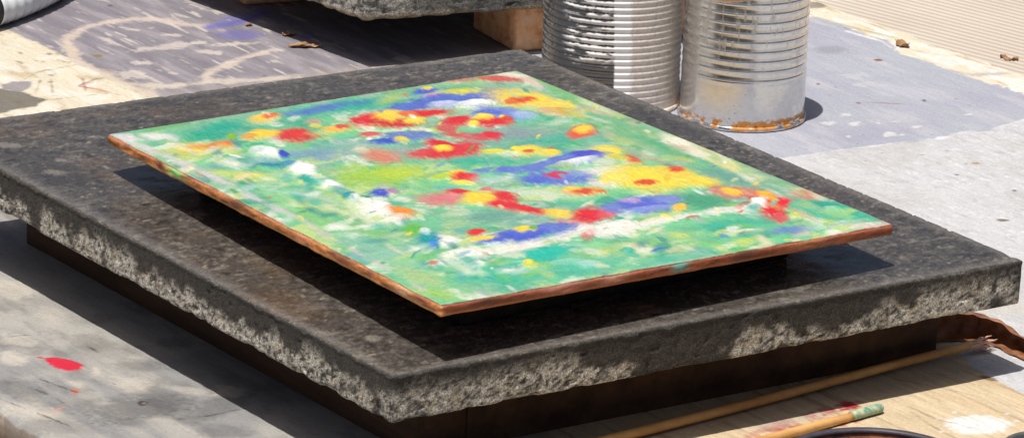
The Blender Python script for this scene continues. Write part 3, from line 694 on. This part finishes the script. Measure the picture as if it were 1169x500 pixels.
    for i in range(50):
        t = rs.random(); cx = 640 + 330 * t + rs.uniform(-60, 20); cy = 112 + 128 * t + rs.uniform(-6, 16)
        c = [(206,220,160),(240,238,210),(110,186,140),(150,190,160),(216,190,160),(90,170,140),(196,206,120)][rs.randrange(7)]
        a(cx, cy, rs.uniform(8, 22), rs.uniform(2, 4), c, rs.uniform(8, 30), rs.uniform(.4, .8), rs.uniform(.7, 1.1))
    for i in range(170):                              # small crisp accents
        cx = rs.uniform(140, 1000); cy = rs.uniform(84, 340)
        c = [(255,255,250),(250,240,180),(40,140,120),(70,100,200),(250,220,80),(60,170,80),(30,150,140),(236,240,226),(150,206,90),(228,90,70),(110,170,200),(86,196,170)][rs.randrange(12)]
        a(cx, cy, rs.uniform(2.5, 8), rs.uniform(.9, 2.3), c, rs.uniform(-35, 35), rs.uniform(.45, .85), rs.uniform(.5, .8))
    # pale rim on the near edge
    l([(560,342),(700,318),(800,299),(900,281),(1012,256)],6,(224,192,188),.8,.8); a(800,300,20,2,(206,120,110),-10,.6); a(985,258,18,2.4,(236,214,206),-10,.8)
    return e

def make_panel():
    zc = HB - .0085
    root = empty('flower_painting', (*((PL['L'] + PL['F'] + PL['R'] + PL['B'])[:2] / 4), ZS), 'square wooden panel thickly painted with red, yellow and blue flowers on green', 'painting')
    quad = [PL['F'], PL['R'], PL['B'], PL['L']]
    q = [p[:2] for p in quad]
    la = np.linalg.norm(q[1] - q[0]); lb = np.linalg.norm(q[3] - q[0])
    th = .0078
    # board
    G, Q = box_lattice(axis_pts(la, .003, .0022), axis_pts(lb, .003, .0022), np.linspace(0, th, 11))
    X, N = round_box(G, (0, 0, 0), (la, lb, th), .0020)
    s = X[:, 0] + 1.3 * X[:, 1]
    ed = np.minimum(np.minimum(X[:, 0], la - X[:, 0]), np.minimum(X[:, 1], lb - X[:, 1]))
    side = ed < .0021
    k = side * ((fbm(s * 60, X[:, 2] * 200, 240) - .5) * .0022)
    X[:, 0] += np.where(X[:, 0] < .0021, k, np.where(X[:, 0] > la - .0021, -k, 0)); X[:, 1] += np.where(X[:, 1] < .0021, k, np.where(X[:, 1] > lb - .0021, -k, 0))
    V = np.c_[bil(quad, X[:, 0] / la, X[:, 1] / lb), hpl(X[:, 0] / la, X[:, 1] / lb) - .0012 - th + X[:, 2]]
    zr = X[:, 2] / th
    f = fbm(s * 70, zr * 3, 244); f2 = fbm(s * 300, zr * 4, 248)
    left = X[:, 0] < .004
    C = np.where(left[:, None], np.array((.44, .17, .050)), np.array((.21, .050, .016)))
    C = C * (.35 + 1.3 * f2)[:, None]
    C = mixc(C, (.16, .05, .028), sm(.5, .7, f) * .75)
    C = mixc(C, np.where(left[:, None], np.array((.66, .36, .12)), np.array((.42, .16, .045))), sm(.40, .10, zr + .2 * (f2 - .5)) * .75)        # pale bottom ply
    C = mixc(C, (.42, .12, .08), sm(.78, .98, zr + .3 * (f - .5)) * .4)          # paint dragged over the top arris
    C = mixc(C, (.10, .035, .02), sm(.06, .0, np.abs(zr - .45) - .02) * .4)
    px, py = topx(V)
    for (x0, w, c) in [(200, 9, (.20, .50, .16)), (182, 5, (.10, .03, .02)), (775, 8, (.10, .30, .26)), (345, 7, (.5, .2, .1)), (460, 10, (.55, .30, .16)), (640, 22, (.36, .14, .10)), (560, 14, (.10, .03, .015)), (700, 16, (.40, .18, .12)), (850, 18, (.09, .025, .012)), (930, 20, (.34, .12, .05)), (270, 10, (.10, .04, .02)), (390, 12, (.2, .07, .03))]:
        C = mixc(C, c, np.exp(-((px - x0 + 8 * (f - .5)) / w) ** 2) * sm(.15, .5, zr) * side)
    mb, nt, b, a = attr_mat('board_edge', .5, .4, [(500, .18, 3)], bumps=[(300, .0008, .5)])
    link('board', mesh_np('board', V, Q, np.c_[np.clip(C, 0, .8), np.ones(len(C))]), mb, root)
    # paint skin with relief
    nu, nv = 640, 520
    ss = np.linspace(0, 1, nu); tt = np.linspace(0, 1, nv)
    Sg, Tg = np.meshgrid(ss, tt, indexing='ij'); Sf, Tf = Sg.ravel(), Tg.ravel()
    A, Bc = Sf * la, Tf * lb
    ins = .0006 + .0022 * fbm(A * 50, Bc * 50, 250)
    A2 = np.clip(A, ins, la - ins); B2_ = np.clip(Bc, ins, lb - ins)
    XY = bil(quad, A2 / la, B2_ / lb)
    P = np.c_[XY, hpl(A2 / la, B2_ / lb)]
    x, y = topx(P)
    ux = fbm(A * 26, Bc * 26, 255) - .5; uy = fbm(A * 26, Bc * 26, 260) - .5
    fx = fbm(A * 120, Bc * 95, 265) - .5; fy = fbm(A * 90, Bc * 120, 270) - .5
    bw = fbm(A * 70 + 5 * ux, Bc * 520 + 12 * uy, 275, 3) - .5       # bristle streaks
    bw2 = fbm(A * 480 + 9 * uy, Bc * 80, 279, 3) - .5
    fz = fbm(A * 330, Bc * 260, 287, 2) - .5
    str_ = np.where(fbm(A * 9, Bc * 9, 283) > .5, bw, bw2)
    xw = x + 10 * ux + 5 * fx; yw = y + 3.0 * uy + 1.6 * fy
    C = np.tile(lit_p((126, 206, 152)), (len(A), 1))
    H = np.zeros(len(A))
    C = mixc(C, lit_p((170, 190, 166)), sm(.5, .7, fbm(A * 14, Bc * 14, 290)) * .6)
    C = mixc(C, lit_p((84, 184, 150)), sm(.5, .68, fbm(A * 18, Bc * 22, 294)) * .7)
    C = mixc(C, lit_p((216, 226, 140)), sm(.54, .70, fbm(A * 24, Bc * 30, 298)) * .7)
    C = mixc(C, lit_p((250, 250, 236)), sm(.60, .70, fbm(A * 34, Bc * 40, 302)) * .6)
    C = mixc(C, lit_p((30, 150, 124)), sm(.62, .72, fbm(A * 38, Bc * 44, 306)) * .6)
    rs = np.random.default_rng(5)
    for i in range(900):                              # small dabs of the ground colours
        cx = rs.uniform(120, 1020); cy = rs.uniform(80, 350)
        k = np.where((abs(x - cx) < 40) & (abs(y - cy) < 12))[0]
        if len(k) < 4: continue
        col = [(110, 190, 130), (70, 180, 150), (150, 200, 120), (140, 176, 160), (170, 196, 170), (120, 170, 190), (232, 236, 206), (76, 176, 140), (250, 250, 240), (196, 212, 130), (140, 206, 110), (176, 190, 186), (216, 206, 200), (60, 150, 120)][rs.integers(14)]
        d = d_ell(xw[k], yw[k], cx, cy, rs.uniform(7, 24), rs.uniform(2, 5.5), rs.uniform(-25, 25)) + .5 * str_[k] + .6 * fx[k]
        m = sm(1.2, .3, d) * rs.uniform(.35, .85)
        C[k] = mixc(C[k], lit_p(col), m); H[k] += .00025 * m
    for st in stroke_list():
        if st[0] == 'e':
            _, cx, cy, rx, ry, c, ang, al, soft = st
            k = np.where((abs(x - cx) < rx * 1.8 + 14) & (abs(y - cy) < max(ry, rx * abs(math.sin(R(ang)))) * 1.9 + 6))[0]
            if not len(k): continue
            d = d_ell(xw[k], yw[k], cx, cy, rx * 1.05, ry * 1.08, ang) + .5 * fx[k] + .3 * fz[k] + (.45 if soft < .8 else .35) * str_[k]
        else:
            _, pts, w, c, al, soft = st
            xs = [p[0] for p in pts]; ys = [p[1] for p in pts]
            k = np.where((x > min(xs) - 40) & (x < max(xs) + 40) & (y > min(ys) - 14) & (y < max(ys) + 14))[0]
            d = d_line(xw[k], yw[k], pts) / (w * 1.1) + .4 * str_[k] + 1.1 * fx[k] + .5 * fz[k] + 1.2 * ux[k]
        m = sm(1 + soft * .55, 1 - soft * .90, d) * al
        tone = lit_p(c) * (1 + .16 * str_[k] + .10 * ux[k])[:, None]
        C[k] = C[k] * (1 - m[:, None]) + tone * m[:, None]
        if soft <= .6: H[k] = H[k] * (1 - .5 * m) + m * (.0008 + .0013 * np.clip(d, 0, 1)) * (1.5 if np.mean(c) > 225 else 1)
        else: H[k] = H[k] * (1 - .4 * m) + m * .0002
    C = np.clip(C * (1 + .07 * str_ + .08 * fx)[:, None], 0, .84)
    e2 = np.minimum(np.minimum(A, la - A), np.minimum(Bc, lb - Bc))
    rim = sm(.0045, .0005, e2 + .004 * fx)
    C = mixc(C, (.46, .26, .16), rim * .45)
    P[:, 2] += (H + str_ * .0005 + .0008 * fx + .0007 * fz) * sm(0, .006, e2) - .0006 * sm(.003, 0, e2)
    # skirt
    Pg = P.reshape(nu, nv, 3).copy(); K = np.c_[C, np.ones(len(C))].reshape(nu, nv, 4)
    big = np.pad(Pg, ((1, 1), (1, 1), (0, 0)), mode='edge'); Kb = np.pad(K, ((1, 1), (1, 1), (0, 0)), mode='edge')
    for sl_ in (np.s_[0, :], np.s_[-1, :], np.s_[:, 0], np.s_[:, -1]): big[sl_][..., 2] -= .0016
    mp, nt, b, a = attr_mat('oil_paint', .28, .5, [(900, .09, 3), (260, .07, 4)], bumps=[(240, .0022, .55), (900, .0006, .35)], coat=0.0)
    link('painted_face', mesh_np('painted_face', big.reshape(-1, 3), grid_q(nu + 2, nv + 2), Kb.reshape(-1, 4)), mp, root)
    # battens that hold it off the stone
    dk = simple_mat('black_batten', (.012, .010, .009), (.03, .026, .022), 60, .8, .2)
    h = .02
    ins_, wd_ = .058, .022
    for (x0, x1, y0, y1) in ((ins_, la - ins_, ins_, ins_ + wd_), (ins_, la - ins_, lb - ins_ - wd_, lb - ins_), (ins_, ins_ + wd_, ins_ + wd_ + .001, lb - ins_ - wd_ - .001), (la - ins_ - wd_, la - ins_, ins_ + wd_ + .001, lb - ins_ - wd_ - .001)):
        G, Q = box_lattice(axis_pts(x1 - x0, .03, .002), axis_pts(y1 - y0, .03, .002), axis_pts(h, .02, .002))
        X, _ = round_box(G, (0, 0, 0), (x1 - x0, y1 - y0, h), .002)
        sb, tb = (x0 + X[:, 0]) / la, (y0 + X[:, 1]) / lb
        V = np.c_[bil(quad, sb, tb), ZS + .0004 + X[:, 2] / h * (hpl(sb, tb) - .0012 - th - ZS - .0006)]
        link('batten', mesh_np('batten', V, Q), dk, root)
make_panel()

# ---------------------------------------------------------------- tins
def lathe_tin(cx_px, base_px, rad, prof, H, label, painter, mname, seg=300):
    # centre from the pixel of the base centre
    c = at(cx_px, base_px, 0)
    root = empty('tin_can', (c[0], c[1], 0), label, 'tin can', 'ribbed tin cans')
    th = np.linspace(0, 2 * np.pi, seg, endpoint=False)
    def surf(name, rz, mat, paint=None):
        rz = np.array(rz); n = len(rz)
        V = np.stack([c[0] + rz[None, :, 0] * np.cos(th)[:, None], c[1] + rz[None, :, 0] * np.sin(th)[:, None], np.broadcast_to(rz[None, :, 1], (seg, n))], -1).reshape(-1, 3)
        TH = np.repeat(th, n)
        rgba = paint(V, TH) if paint else None
        return link(name, mesh_np(name, V, grid_q(seg, n, True), rgba), mat, root)
    mat = tin_mat(mname)
    zs = np.linspace(.004, H - .003, 420)
    rz = [(rad * prof(z), z) for z in zs]
    inn = [(rad - .0012, z) for z in zs[::-4]] + [(rad - .0012, .003)] + [(.0005, .003)]
    body = surf('body', rz + inn, mat, painter)
    a = np.linspace(0, 2 * np.pi, 13)
    surf('base_rim', [(rad + .0006 + .0017 * math.cos(t), .0026 + .0025 * math.sin(t)) for t in a] , mat, painter)
    surf('top_rim', [(rad + .0002 + .0016 * math.cos(t), H - .002 + .002 * math.sin(t)) for t in a], mat, painter)
    return root
def tin_mat(name):
    m, nt, b = new_mat(name)
    a = node(nt, 'ShaderNodeVertexColor', layer_name='Col')
    n = noise(nt, 160, 6, .7)
    r = ramp(nt, n.outputs[0], [(.3, (.90, .90, .90)), (.7, (1.05, 1.05, 1.05))])
    nt.links.new(mixn(nt, a.outputs['Color'], r.outputs[0], 1.0, 'MULTIPLY'), b.inputs['Base Color'])
    nt.links.new(a.outputs['Alpha'], b.inputs['Metallic'])
    rr = node(nt, 'ShaderNodeMapRange'); rr.inputs[1].default_value = 0; rr.inputs[2].default_value = 1; rr.inputs[3].default_value = .65; rr.inputs[4].default_value = .15
    nt.links.new(a.outputs['Alpha'], rr.inputs[0])
    n2 = noise(nt, 40, 5); mr = node(nt, 'ShaderNodeMath', operation='MULTIPLY_ADD'); mr.inputs[1].default_value = .14; 
    nt.links.new(n2.outputs[0], mr.inputs[0]); nt.links.new(rr.outputs[0], mr.inputs[2])
    sub = node(nt, 'ShaderNodeMath', operation='SUBTRACT'); sub.inputs[1].default_value = .062
    nt.links.new(mr.outputs[0], sub.inputs[0]); nt.links.new(sub.outputs[0], b.inputs['Roughness'])
    n3 = noise(nt, 260, 5); bump(nt, b, n3.outputs[0], .0002, .2)
    return m
def tin2_paint(V, TH):
    x, y = topx(V); n = len(V); z = V[:, 2]
    front = V[:, 1] < V[:, 1].mean() + .01
    f = fbm(TH * 9, z * 210, 300); f2 = fbm(TH * 60, z * 500, 304)
    C = np.tile(np.array((.66, .655, .64)), (n, 1)) * (.88 + .24 * f)[:, None]; M = np.ones(n) * .93
    dull = sm(.5, .7, f); C = mixc(C, (.50, .48, .44), dull * .25); M = M - dull * .06
    def patch(m, c, met):
        nonlocal C, M
        C = mixc(C, c, m); M = M * (1 - m) + met * m
    rust = sm(.0060, .0035, np.abs(z - .0065) + .006 * (f2 - .5)) * sm(.40, .58, f + .2 * (np.exp(-((x - 850) / 16) ** 2) + np.exp(-((x - 893) / 22) ** 2) + np.exp(-((x - 818) / 8) ** 2)) - .10)
    patch(rust, (.55, .24, .05), 0.05)
    patch(rust * sm(.55, .7, f2), (.25, .09, .03), 0.05)
    patch(sm(1.2, .8, d_ell(x, y, 835, -3, 26, 6) + .6 * (f2 - .5)) * front, (.42, .21, .08), .1)
    patch(sm(.62, .72, fbm(TH * 22, z * 70, 308)) * sm(.04, .10, z) * .5, (.45, .38, .28), .4)
    patch(sm(.955, .98, vn(TH * 130, z * 800, 312)) * .8, (.06, .05, .04), .2)
    return np.c_[C, M]
def tin1_paint(V, TH):
    x, y = topx(V); n = len(V); z = V[:, 2]
    front = V[:, 1] < V[:, 1].mean() + .02
    f = fbm(TH * 10, z * 60, 320); f2 = fbm(TH * 50, z * 420, 324); st = fbm(TH * 5, z * 330, 328)
    C = np.tile(np.array((.60, .60, .60)), (n, 1)) * (.85 + .3 * f)[:, None]; M = np.full(n, .92)
    def patch(m, c, met):
        nonlocal C, M
        C = mixc(C, c, m); M = M * (1 - m) + met * m
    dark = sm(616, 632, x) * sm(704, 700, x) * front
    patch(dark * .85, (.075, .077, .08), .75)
    patch(sm(640, 630, x) * front * sm(.45, .6, f2) * .5, (.42, .30, .20), .3)
    # thin cream coat on the right half
    patch(sm(716, 724, x) * front * sm(.20, .42, f + .25), (.74, .67, .60), .12)
    patch(sm(716, 724, x) * front * sm(.52, .66, f2) * .5, (.50, .46, .43), .4)
    patch(sm(716, 724, x) * front * sm(.985, 1, vn(TH * 90, z * 600, 331)), (.5, .22, .06), 0)
    # brushed white on the dark side, in streaks along the ribs
    br = sm(640, 652, x + 12 * (st - .5)) * sm(704, 701, x) * sm(78, 66, y + 16 * (f - .5)) * front
    rib = .5 + .5 * np.cos(2 * np.pi * (z - .012) / .0064 + .5)
    br = br * sm(.30, .55, rib * .75 + .55 * (f2 - .5) + .6 * (f - .5) + .24) * np.maximum(sm(.46, .56, st + .10 * sm(650, 690, x) + .08 * (f2 - .5)), sm(30, 36, y) * sm(72, 62, y) * sm(.36, .46, st + .12 * sm(655, 690, x)))
    patch(br, (.82, .81, .80), 0)
    # torn white strip
    sx = sm(700.5, 702, x + 2 * (f2 - .5)) * sm(724, 719, x + 8 * (f2 - .5)) * front
    patch(sx, (.90, .895, .89), 0)
    return np.c_[C, M]
PXM = 1 / (F_PX / 2.98)
def prof2(z):
    if z < .050: return 1 + .005 * math.exp(-((z - .048) / .002) ** 2)
    p = (z - .050) / .0094
    return 1 + .0085 * (math.cos(2 * math.pi * p) ** 3 if math.cos(2 * math.pi * p) > 0 else .35 * math.cos(2 * math.pi * p)) - .004
def prof1(z):
    p = (z - .012) / .0064
    return 1 + (.0085 * math.cos(2 * math.pi * p) if z > .012 else 0)
lathe_tin(846.5, 131.5, .0603, prof2, .160, 'ribbed bare metal tin with a smooth rusty bottom band', tin2_paint, 'tin_metal')
lathe_tin(695.5, 114.0,   .0675, prof1, .165, 'ribbed tin streaked with white paint beside the bare metal tin', tin1_paint, 'painted_tin')

# ---------------------------------------------------------------- ribbed white hose, top left
def make_hose():
    rr = .0195
    ctl = [(-46, 18), (-20, 13), (5, 5.5), (30, -4), (55, -16), (75, -30), (90, -50), (95, -80)]
    P = np.array([at(x, y, rr) for x, y in ctl])
    # Catmull-Rom resample
    out = []
    for i in range(1, len(P) - 2):
        for t in np.linspace(0, 1, 60, endpoint=False):
            a, b, c, d = P[i - 1:i + 3]
            out.append(.5 * (2 * b + (c - a) * t + (2 * a - 5 * b + 4 * c - d) * t * t + (3 * b - a - 3 * c + d) * t ** 3))
    out = np.array(out)
    L = np.r_[0, np.cumsum(np.linalg.norm(np.diff(out, axis=0), axis=1))]
    root = empty('ribbed_hose', (out[0][0], out[0][1], 0), 'white ribbed plastic hose lying on the table at the top left corner', 'hose')
    rad = rr - .0006 + .0005 * np.cos(L / .014 * 2 * np.pi)
    V, Q = tube(out, rad, 48)
    m = simple_mat('white_plastic', (.62, .66, .68), (.74, .77, .78), 25, .38, .5, (40, .0006, .2))
    link('tube', mesh_any('tube', V, Q), m, root)
    d0 = (out[0] - out[6]); d0 /= np.linalg.norm(d0)
    pth = [out[0] + d0 * t for t in np.linspace(-.012, .05, 12)]
    V, Q = tube(pth, [rr * .985] + [rr * 1.0] * 10 + [rr * .96], 40)
    V[:, 2] = np.maximum(V[:, 2], .0004)
    link('cuff', mesh_any('cuff', V, Q), simple_mat('black_rubber', (.02, .02, .02), (.035, .033, .03), 50, .6, .4), root)
make_hose()

# ---------------------------------------------------------------- sticks, brush, curled sheet
TAN = simple_mat('tan_wood', (.42, .20, .06), (.62, .36, .13), 60, .5, .4, (300, .0006, .4), stretch=(.2, 1, 1), rot=-.3)
def make_stick():
    a = at(560, 535, .006); b = at(1112, 391, .010)
    n = 60
    t = np.linspace(0, 1, n)
    P = a + (b - a) * t[:, None]
    P[:, 2] = .0049 + .0035 * t + .0005 * np.sin(t * 9)
    P[:, 0] += .0006 * np.sin(t * 7)
    root = empty('long_brush', (P[0][0], P[0][1], 0), 'long tan wooden brush lying in the shadow along the slab\'s near edge', 'paintbrush', 'paintbrushes')
    rad = .0042 - .0007 * t
    rad[0] *= .6; rad[-1] *= .7
    V, Q = tube(P, rad, 18)
    link('handle', mesh_any('handle', V, Q), TAN, root)
    # splayed dry bristles
    d = (P[-1] - P[-8]); d /= np.linalg.norm(d); sd = np.array([-d[1], d[0], 0])
    VV, QQ = [], []; off = 0
    for i in range(26):
        s0 = sd * random.uniform(-.0035, .0035) + np.array([0, 0, random.uniform(-.0025, .003)])
        ln = random.uniform(.008, .022)
        e = d * ln + sd * random.uniform(-.0035, .0035) + np.array([0, 0, random.uniform(-.0035, .001)])
        pts = [P[-1] - d * .008 + s0, P[-1] + s0 + e * .35, P[-1] + s0 * 1.4 + e * .75 + np.array([0, 0, random.uniform(-.001, .002)]), P[-1] + s0 * 1.8 + e]
        v, q = tube(pts, [.0008, .0008, .0006, .0003], 6)
        v[:, 2] = np.maximum(v[:, 2], .001)
        VV.append(v); QQ.append(q + off); off += len(v)
    link('bristles', mesh_any('bristles', np.concatenate(VV), np.concatenate(QQ)), simple_mat('pink_bristle', (.55, .30, .20), (.78, .52, .40), 200, .7, .3), root)
make_stick()
def make_brush():
    a = at(800, 522, .0045); b = at(1008, 464, .0045)
    root = empty('short_brush', (a[0], a[1], 0), 'wooden brush handle with a green painted tip lying in sunlight', 'paintbrush', 'paintbrushes')
    t = np.linspace(0, 1, 40); P = a + (b - a) * t[:, None]
    rad = .0036 + .0003 * np.sin(t * 5)
    split = 33
    P[:, 2] = rad + .0003
    V, Q = tube(P[:split], rad[:split], 18); link('handle', mesh_any('handle', V, Q), TAN, root)
    t2 = np.linspace(0, 1, 14)
    P2 = P[split - 1] + (P[-1] - P[split - 1]) * t2[:, None]; r2 = .0039 * np.where(t2 < .85, 1, np.sqrt(np.clip(1 - ((t2 - .85) / .16) ** 2, .05, 1)))
    P2[:, 2] = .0042
    V, Q = tube(P2, r2, 18)
    link('painted_tip', mesh_any('painted_tip', V, Q), simple_mat('green_paint', (.06, .24, .17), (.52, .52, .34), 160, .5, .4), root)
make_brush()
def make_sheet():
    # a stiff brown sheet curled into a half tube that opens towards the camera
    nu, nv = 110, 44
    ts = np.linspace(0, 1, 7)
    ax = [at(x, y, 0) for x, y in [(1015, 398), (1050, 392), (1085, 389), (1110, 390), (1140, 396), (1175, 408), (1230, 436)]]
    rr = [.003, .0075, .0118, .0122, .0098, .0070, .0035]
    V = []
    back = np.array([.35, .94])
    for u in np.linspace(0, 1, nu):
        a = np.array([np.interp(u, ts, [p[i] for p in ax]) for i in range(2)]); r = float(np.interp(u, ts, rr)) * (1 + .05 * math.sin(23 * u))
        lip = .004 + .016 * max(0, u - .62) / .38
        for v in np.linspace(0, 1, nv):
            if v < .3:
                t = v / .3; q = -lip * (1 - t); z = .0012 + .0012 * math.sin(14 * u) ** 2 * (1 - t)
            else:
                th = (v - .3) / .7 * R(196)
                q = r * math.sin(th); z = .0012 + r - r * math.cos(th)
            cr = max(0, u - .5) * 1.6
            w_ = (.0005 + .0012 * cr) * (math.sin(31 * u + 6 * v) + .6 * math.sin(67 * u - 19 * v))
            q += w_; z = max(.0010, z + .7 * w_)
            V.append((a[0] + back[0] * q, a[1] + back[1] * q, z))
    me = mesh_np('curled_sheet', np.array(V), grid_q(nu, nv))
    m = simple_mat('brown_sheet', (.10, .040, .020), (.30, .125, .060), 70, .5, .4, (160, .001, .5))
    o = tag(link('curled_sheet', me, m), 'thin reddish brown sheet curled up on the table under the slab\'s right corner', 'sheet')
    md = o.modifiers.new('thick', 'SOLIDIFY'); md.thickness = .0006; md.offset = 0
make_sheet()

# ---------------------------------------------------------------- dishes at the lower right
def lathe_simple(name, c, prof, mat, parent=None, seg=96):
    th = np.linspace(0, 2 * np.pi, seg, endpoint=False); rz = np.array(prof); n = len(rz)
    V = np.stack([c[0] + rz[None, :, 0] * np.cos(th)[:, None], c[1] + rz[None, :, 0] * np.sin(th)[:, None], np.broadcast_to(rz[None, :, 1], (seg, n))], -1).reshape(-1, 3)
    return link(name, mesh_np(name, V, grid_q(seg, n, True)), mat, parent)
def make_dishes():
    hz = .035
    c = at(1002, 487 + 46, hz); Rr = .074
    m = simple_mat('tortoise_glaze', (.035, .014, .010), (.30, .11, .05), 26, .45, .4, (40, .0004, .2), stops=(.44, .56))
    prof = [(.001, .001), (.045, .001), (.052, .004), (.064, .016), (Rr - .001, hz - .002), (Rr + .0008, hz), (Rr + .0004, hz + .0014), (Rr - .001, hz + .002), (Rr - .003, hz + .001), (Rr - .0035, hz - .002), (.060, .017), (.048, .008), (.001, .006)]
    root = empty('brown_dish', (c[0], c[1], 0), 'mottled brown glazed dish at the bottom edge below the short brush', 'dish')
    lathe_simple('bowl', c, prof, m, root)
    a = np.linspace(0, 2 * np.pi, 11)
    lathe_simple('rim', c, [(Rr - .0012 + .0034 * math.cos(t), hz + .0006 + .0024 * math.sin(t)) for t in a], simple_mat('rim_glaze', (.035, .032, .045), (.06, .055, .07), 60, .5, .35), root)
    c = at(1196, 512, .03); r2 = .036
    lathe = lathe_simple('grey_pot', c, [(.001, .001), (.028, .001), (.033, .006), (r2, .020), (r2 - .001, .030), (r2 - .003, .032), (r2 - .005, .030), (r2 - .005, .020), (.026, .006), (.001, .005)], simple_mat('grey_glaze', (.05, .052, .055), (.10, .10, .10), 50, .35, .5))
    tag(lathe, 'small dark grey pot at the bottom right corner beside the brown dish', 'pot')
make_dishes()

# ---------------------------------------------------------------- dry leaf scraps and a pebble
LEAF = simple_mat('dry_leaf', (.16, .075, .035), (.48, .30, .16), 120, .8, .2, (300, .0008, .5))
def leaf(px, py, L, Wd, ang, curl, label, seed):
    c = at(px, py, 0); rs = np.random.default_rng(seed)
    nu, nv = 26, 12; V = []
    for u in np.linspace(-1, 1, nu):
        wd = Wd * max(.06, (1 - u * u)) ** .6 * (1 + .18 * math.sin(9 * u + seed))
        for v in np.linspace(-1, 1, nv):
            z = .0006 + curl * (v * v * (.6 + .4 * math.sin(4 * u + seed)) + .35 * u * u) + .0006 * math.sin(13 * u + 5 * v + seed)
            V.append((u * L / 2, v * wd / 2, max(.0007, z)))
    V = np.array(V); ca, sa = math.cos(ang), math.sin(ang)
    V = np.c_[c[0] + V[:, 0] * ca - V[:, 1] * sa, c[1] + V[:, 0] * sa + V[:, 1] * ca, V[:, 2]]
    o = tag(link('dry_leaf', mesh_np('dry_leaf', V, grid_q(nu, nv)), LEAF), label, 'leaf', 'dry leaf scraps')
    md = o.modifiers.new('thick', 'SOLIDIFY'); md.thickness = .0006; md.offset = 1
leaf(329, 41, .013, .010, .3, .003, 'small curled brown leaf scrap above the longer one, left of the back slab', 1)
leaf(348, 54.5, .034, .010, .12, .0035, 'long curled tan leaf scrap on violet paint left of the back slab', 2)
leaf(284, 30, .008, .006, .8, .002, 'tiny dark leaf crumb on the blue paint streak', 3)
leaf(1030, 53, .020, .012, -1.0, .004, 'curled brown leaf scrap on the worn cream edge near the bare tin', 4)
leaf(1152, 70, .020, .010, -.5, .004, 'dark brown leaf scrap on the table\'s rear edge at far right', 5)
def pebble():
    c = at(299, 4, 0)
    n1, n2 = 24, 14; V = []
    for i in range(n1):
        for j in range(n2):
            t = 2 * math.pi * i / n1; p = math.pi * (j + .02) / (n2 - 1 + .04)
            k = 1 + .18 * math.sin(3 * t + p) + .12 * math.sin(5 * p + 2 * t)
            V.append((c[0] + .0075 * k * math.sin(p) * math.cos(t), c[1] + .006 * k * math.sin(p) * math.sin(t), max(0.0003, .0045 + .0048 * k * -math.cos(p))))
    tag(link('pebble', mesh_np('pebble', np.array(V), grid_q(n1, n2, True)), simple_mat('pale_pebble', (.34, .29, .22), (.55, .50, .42), 220, .85, .2)), 'small pale pebble at the shadow edge left of the back slab', 'pebble')
pebble()

# ---------------------------------------------------------------- light, world, camera
shx, shy = .12, .20                          # shadow shift per metre of height
dv = Vector((shx, shy, -1)).normalized()
sun = bpy.data.lights.new('sun', 'SUN'); sun.energy = 5.0; sun.angle = R(.55); sun.color = (1, .965, .91)
so = bpy.data.objects.new('sun', sun); COL.objects.link(so); so.location = (0, 0, 4)
so.rotation_euler = dv.to_track_quat('-Z', 'Y').to_euler()
w = bpy.data.worlds.new('World'); S.world = w; w.use_nodes = True
nt = w.node_tree; bg = nt.nodes['Background']
sky = nt.nodes.new('ShaderNodeTexSky'); sky.sky_type = 'NISHITA'; sky.sun_disc = False
sky.sun_elevation = math.atan2(1, math.hypot(shx, shy)); sky.sun_rotation = math.atan2(-shx, -shy)
sky.dust_density = 5.0; sky.air_density = .8
nt.links.new(sky.outputs[0], bg.inputs[0]); bg.inputs[1].default_value = .07
cam = bpy.data.cameras.new('camera'); cam.sensor_width = 36; cam.lens = F_PX / 1169 * 36; cam.clip_end = 300
cam.dof.use_dof = True; cam.dof.focus_distance = 3.05; cam.dof.aperture_fstop = 110
co = bpy.data.objects.new('camera', cam); COL.objects.link(co)
M = Matrix((( _rt[0], _up[0], -_fw[0], CAM[0]), (_rt[1], _up[1], -_fw[1], CAM[1]), (_rt[2], _up[2], -_fw[2], CAM[2]), (0, 0, 0, 1)))
co.matrix_world = M
S.camera = co
S.view_settings.view_transform = 'Standard'; S.view_settings.look = 'None'; S.view_settings.gamma = 1; S.view_settings.exposure = 0
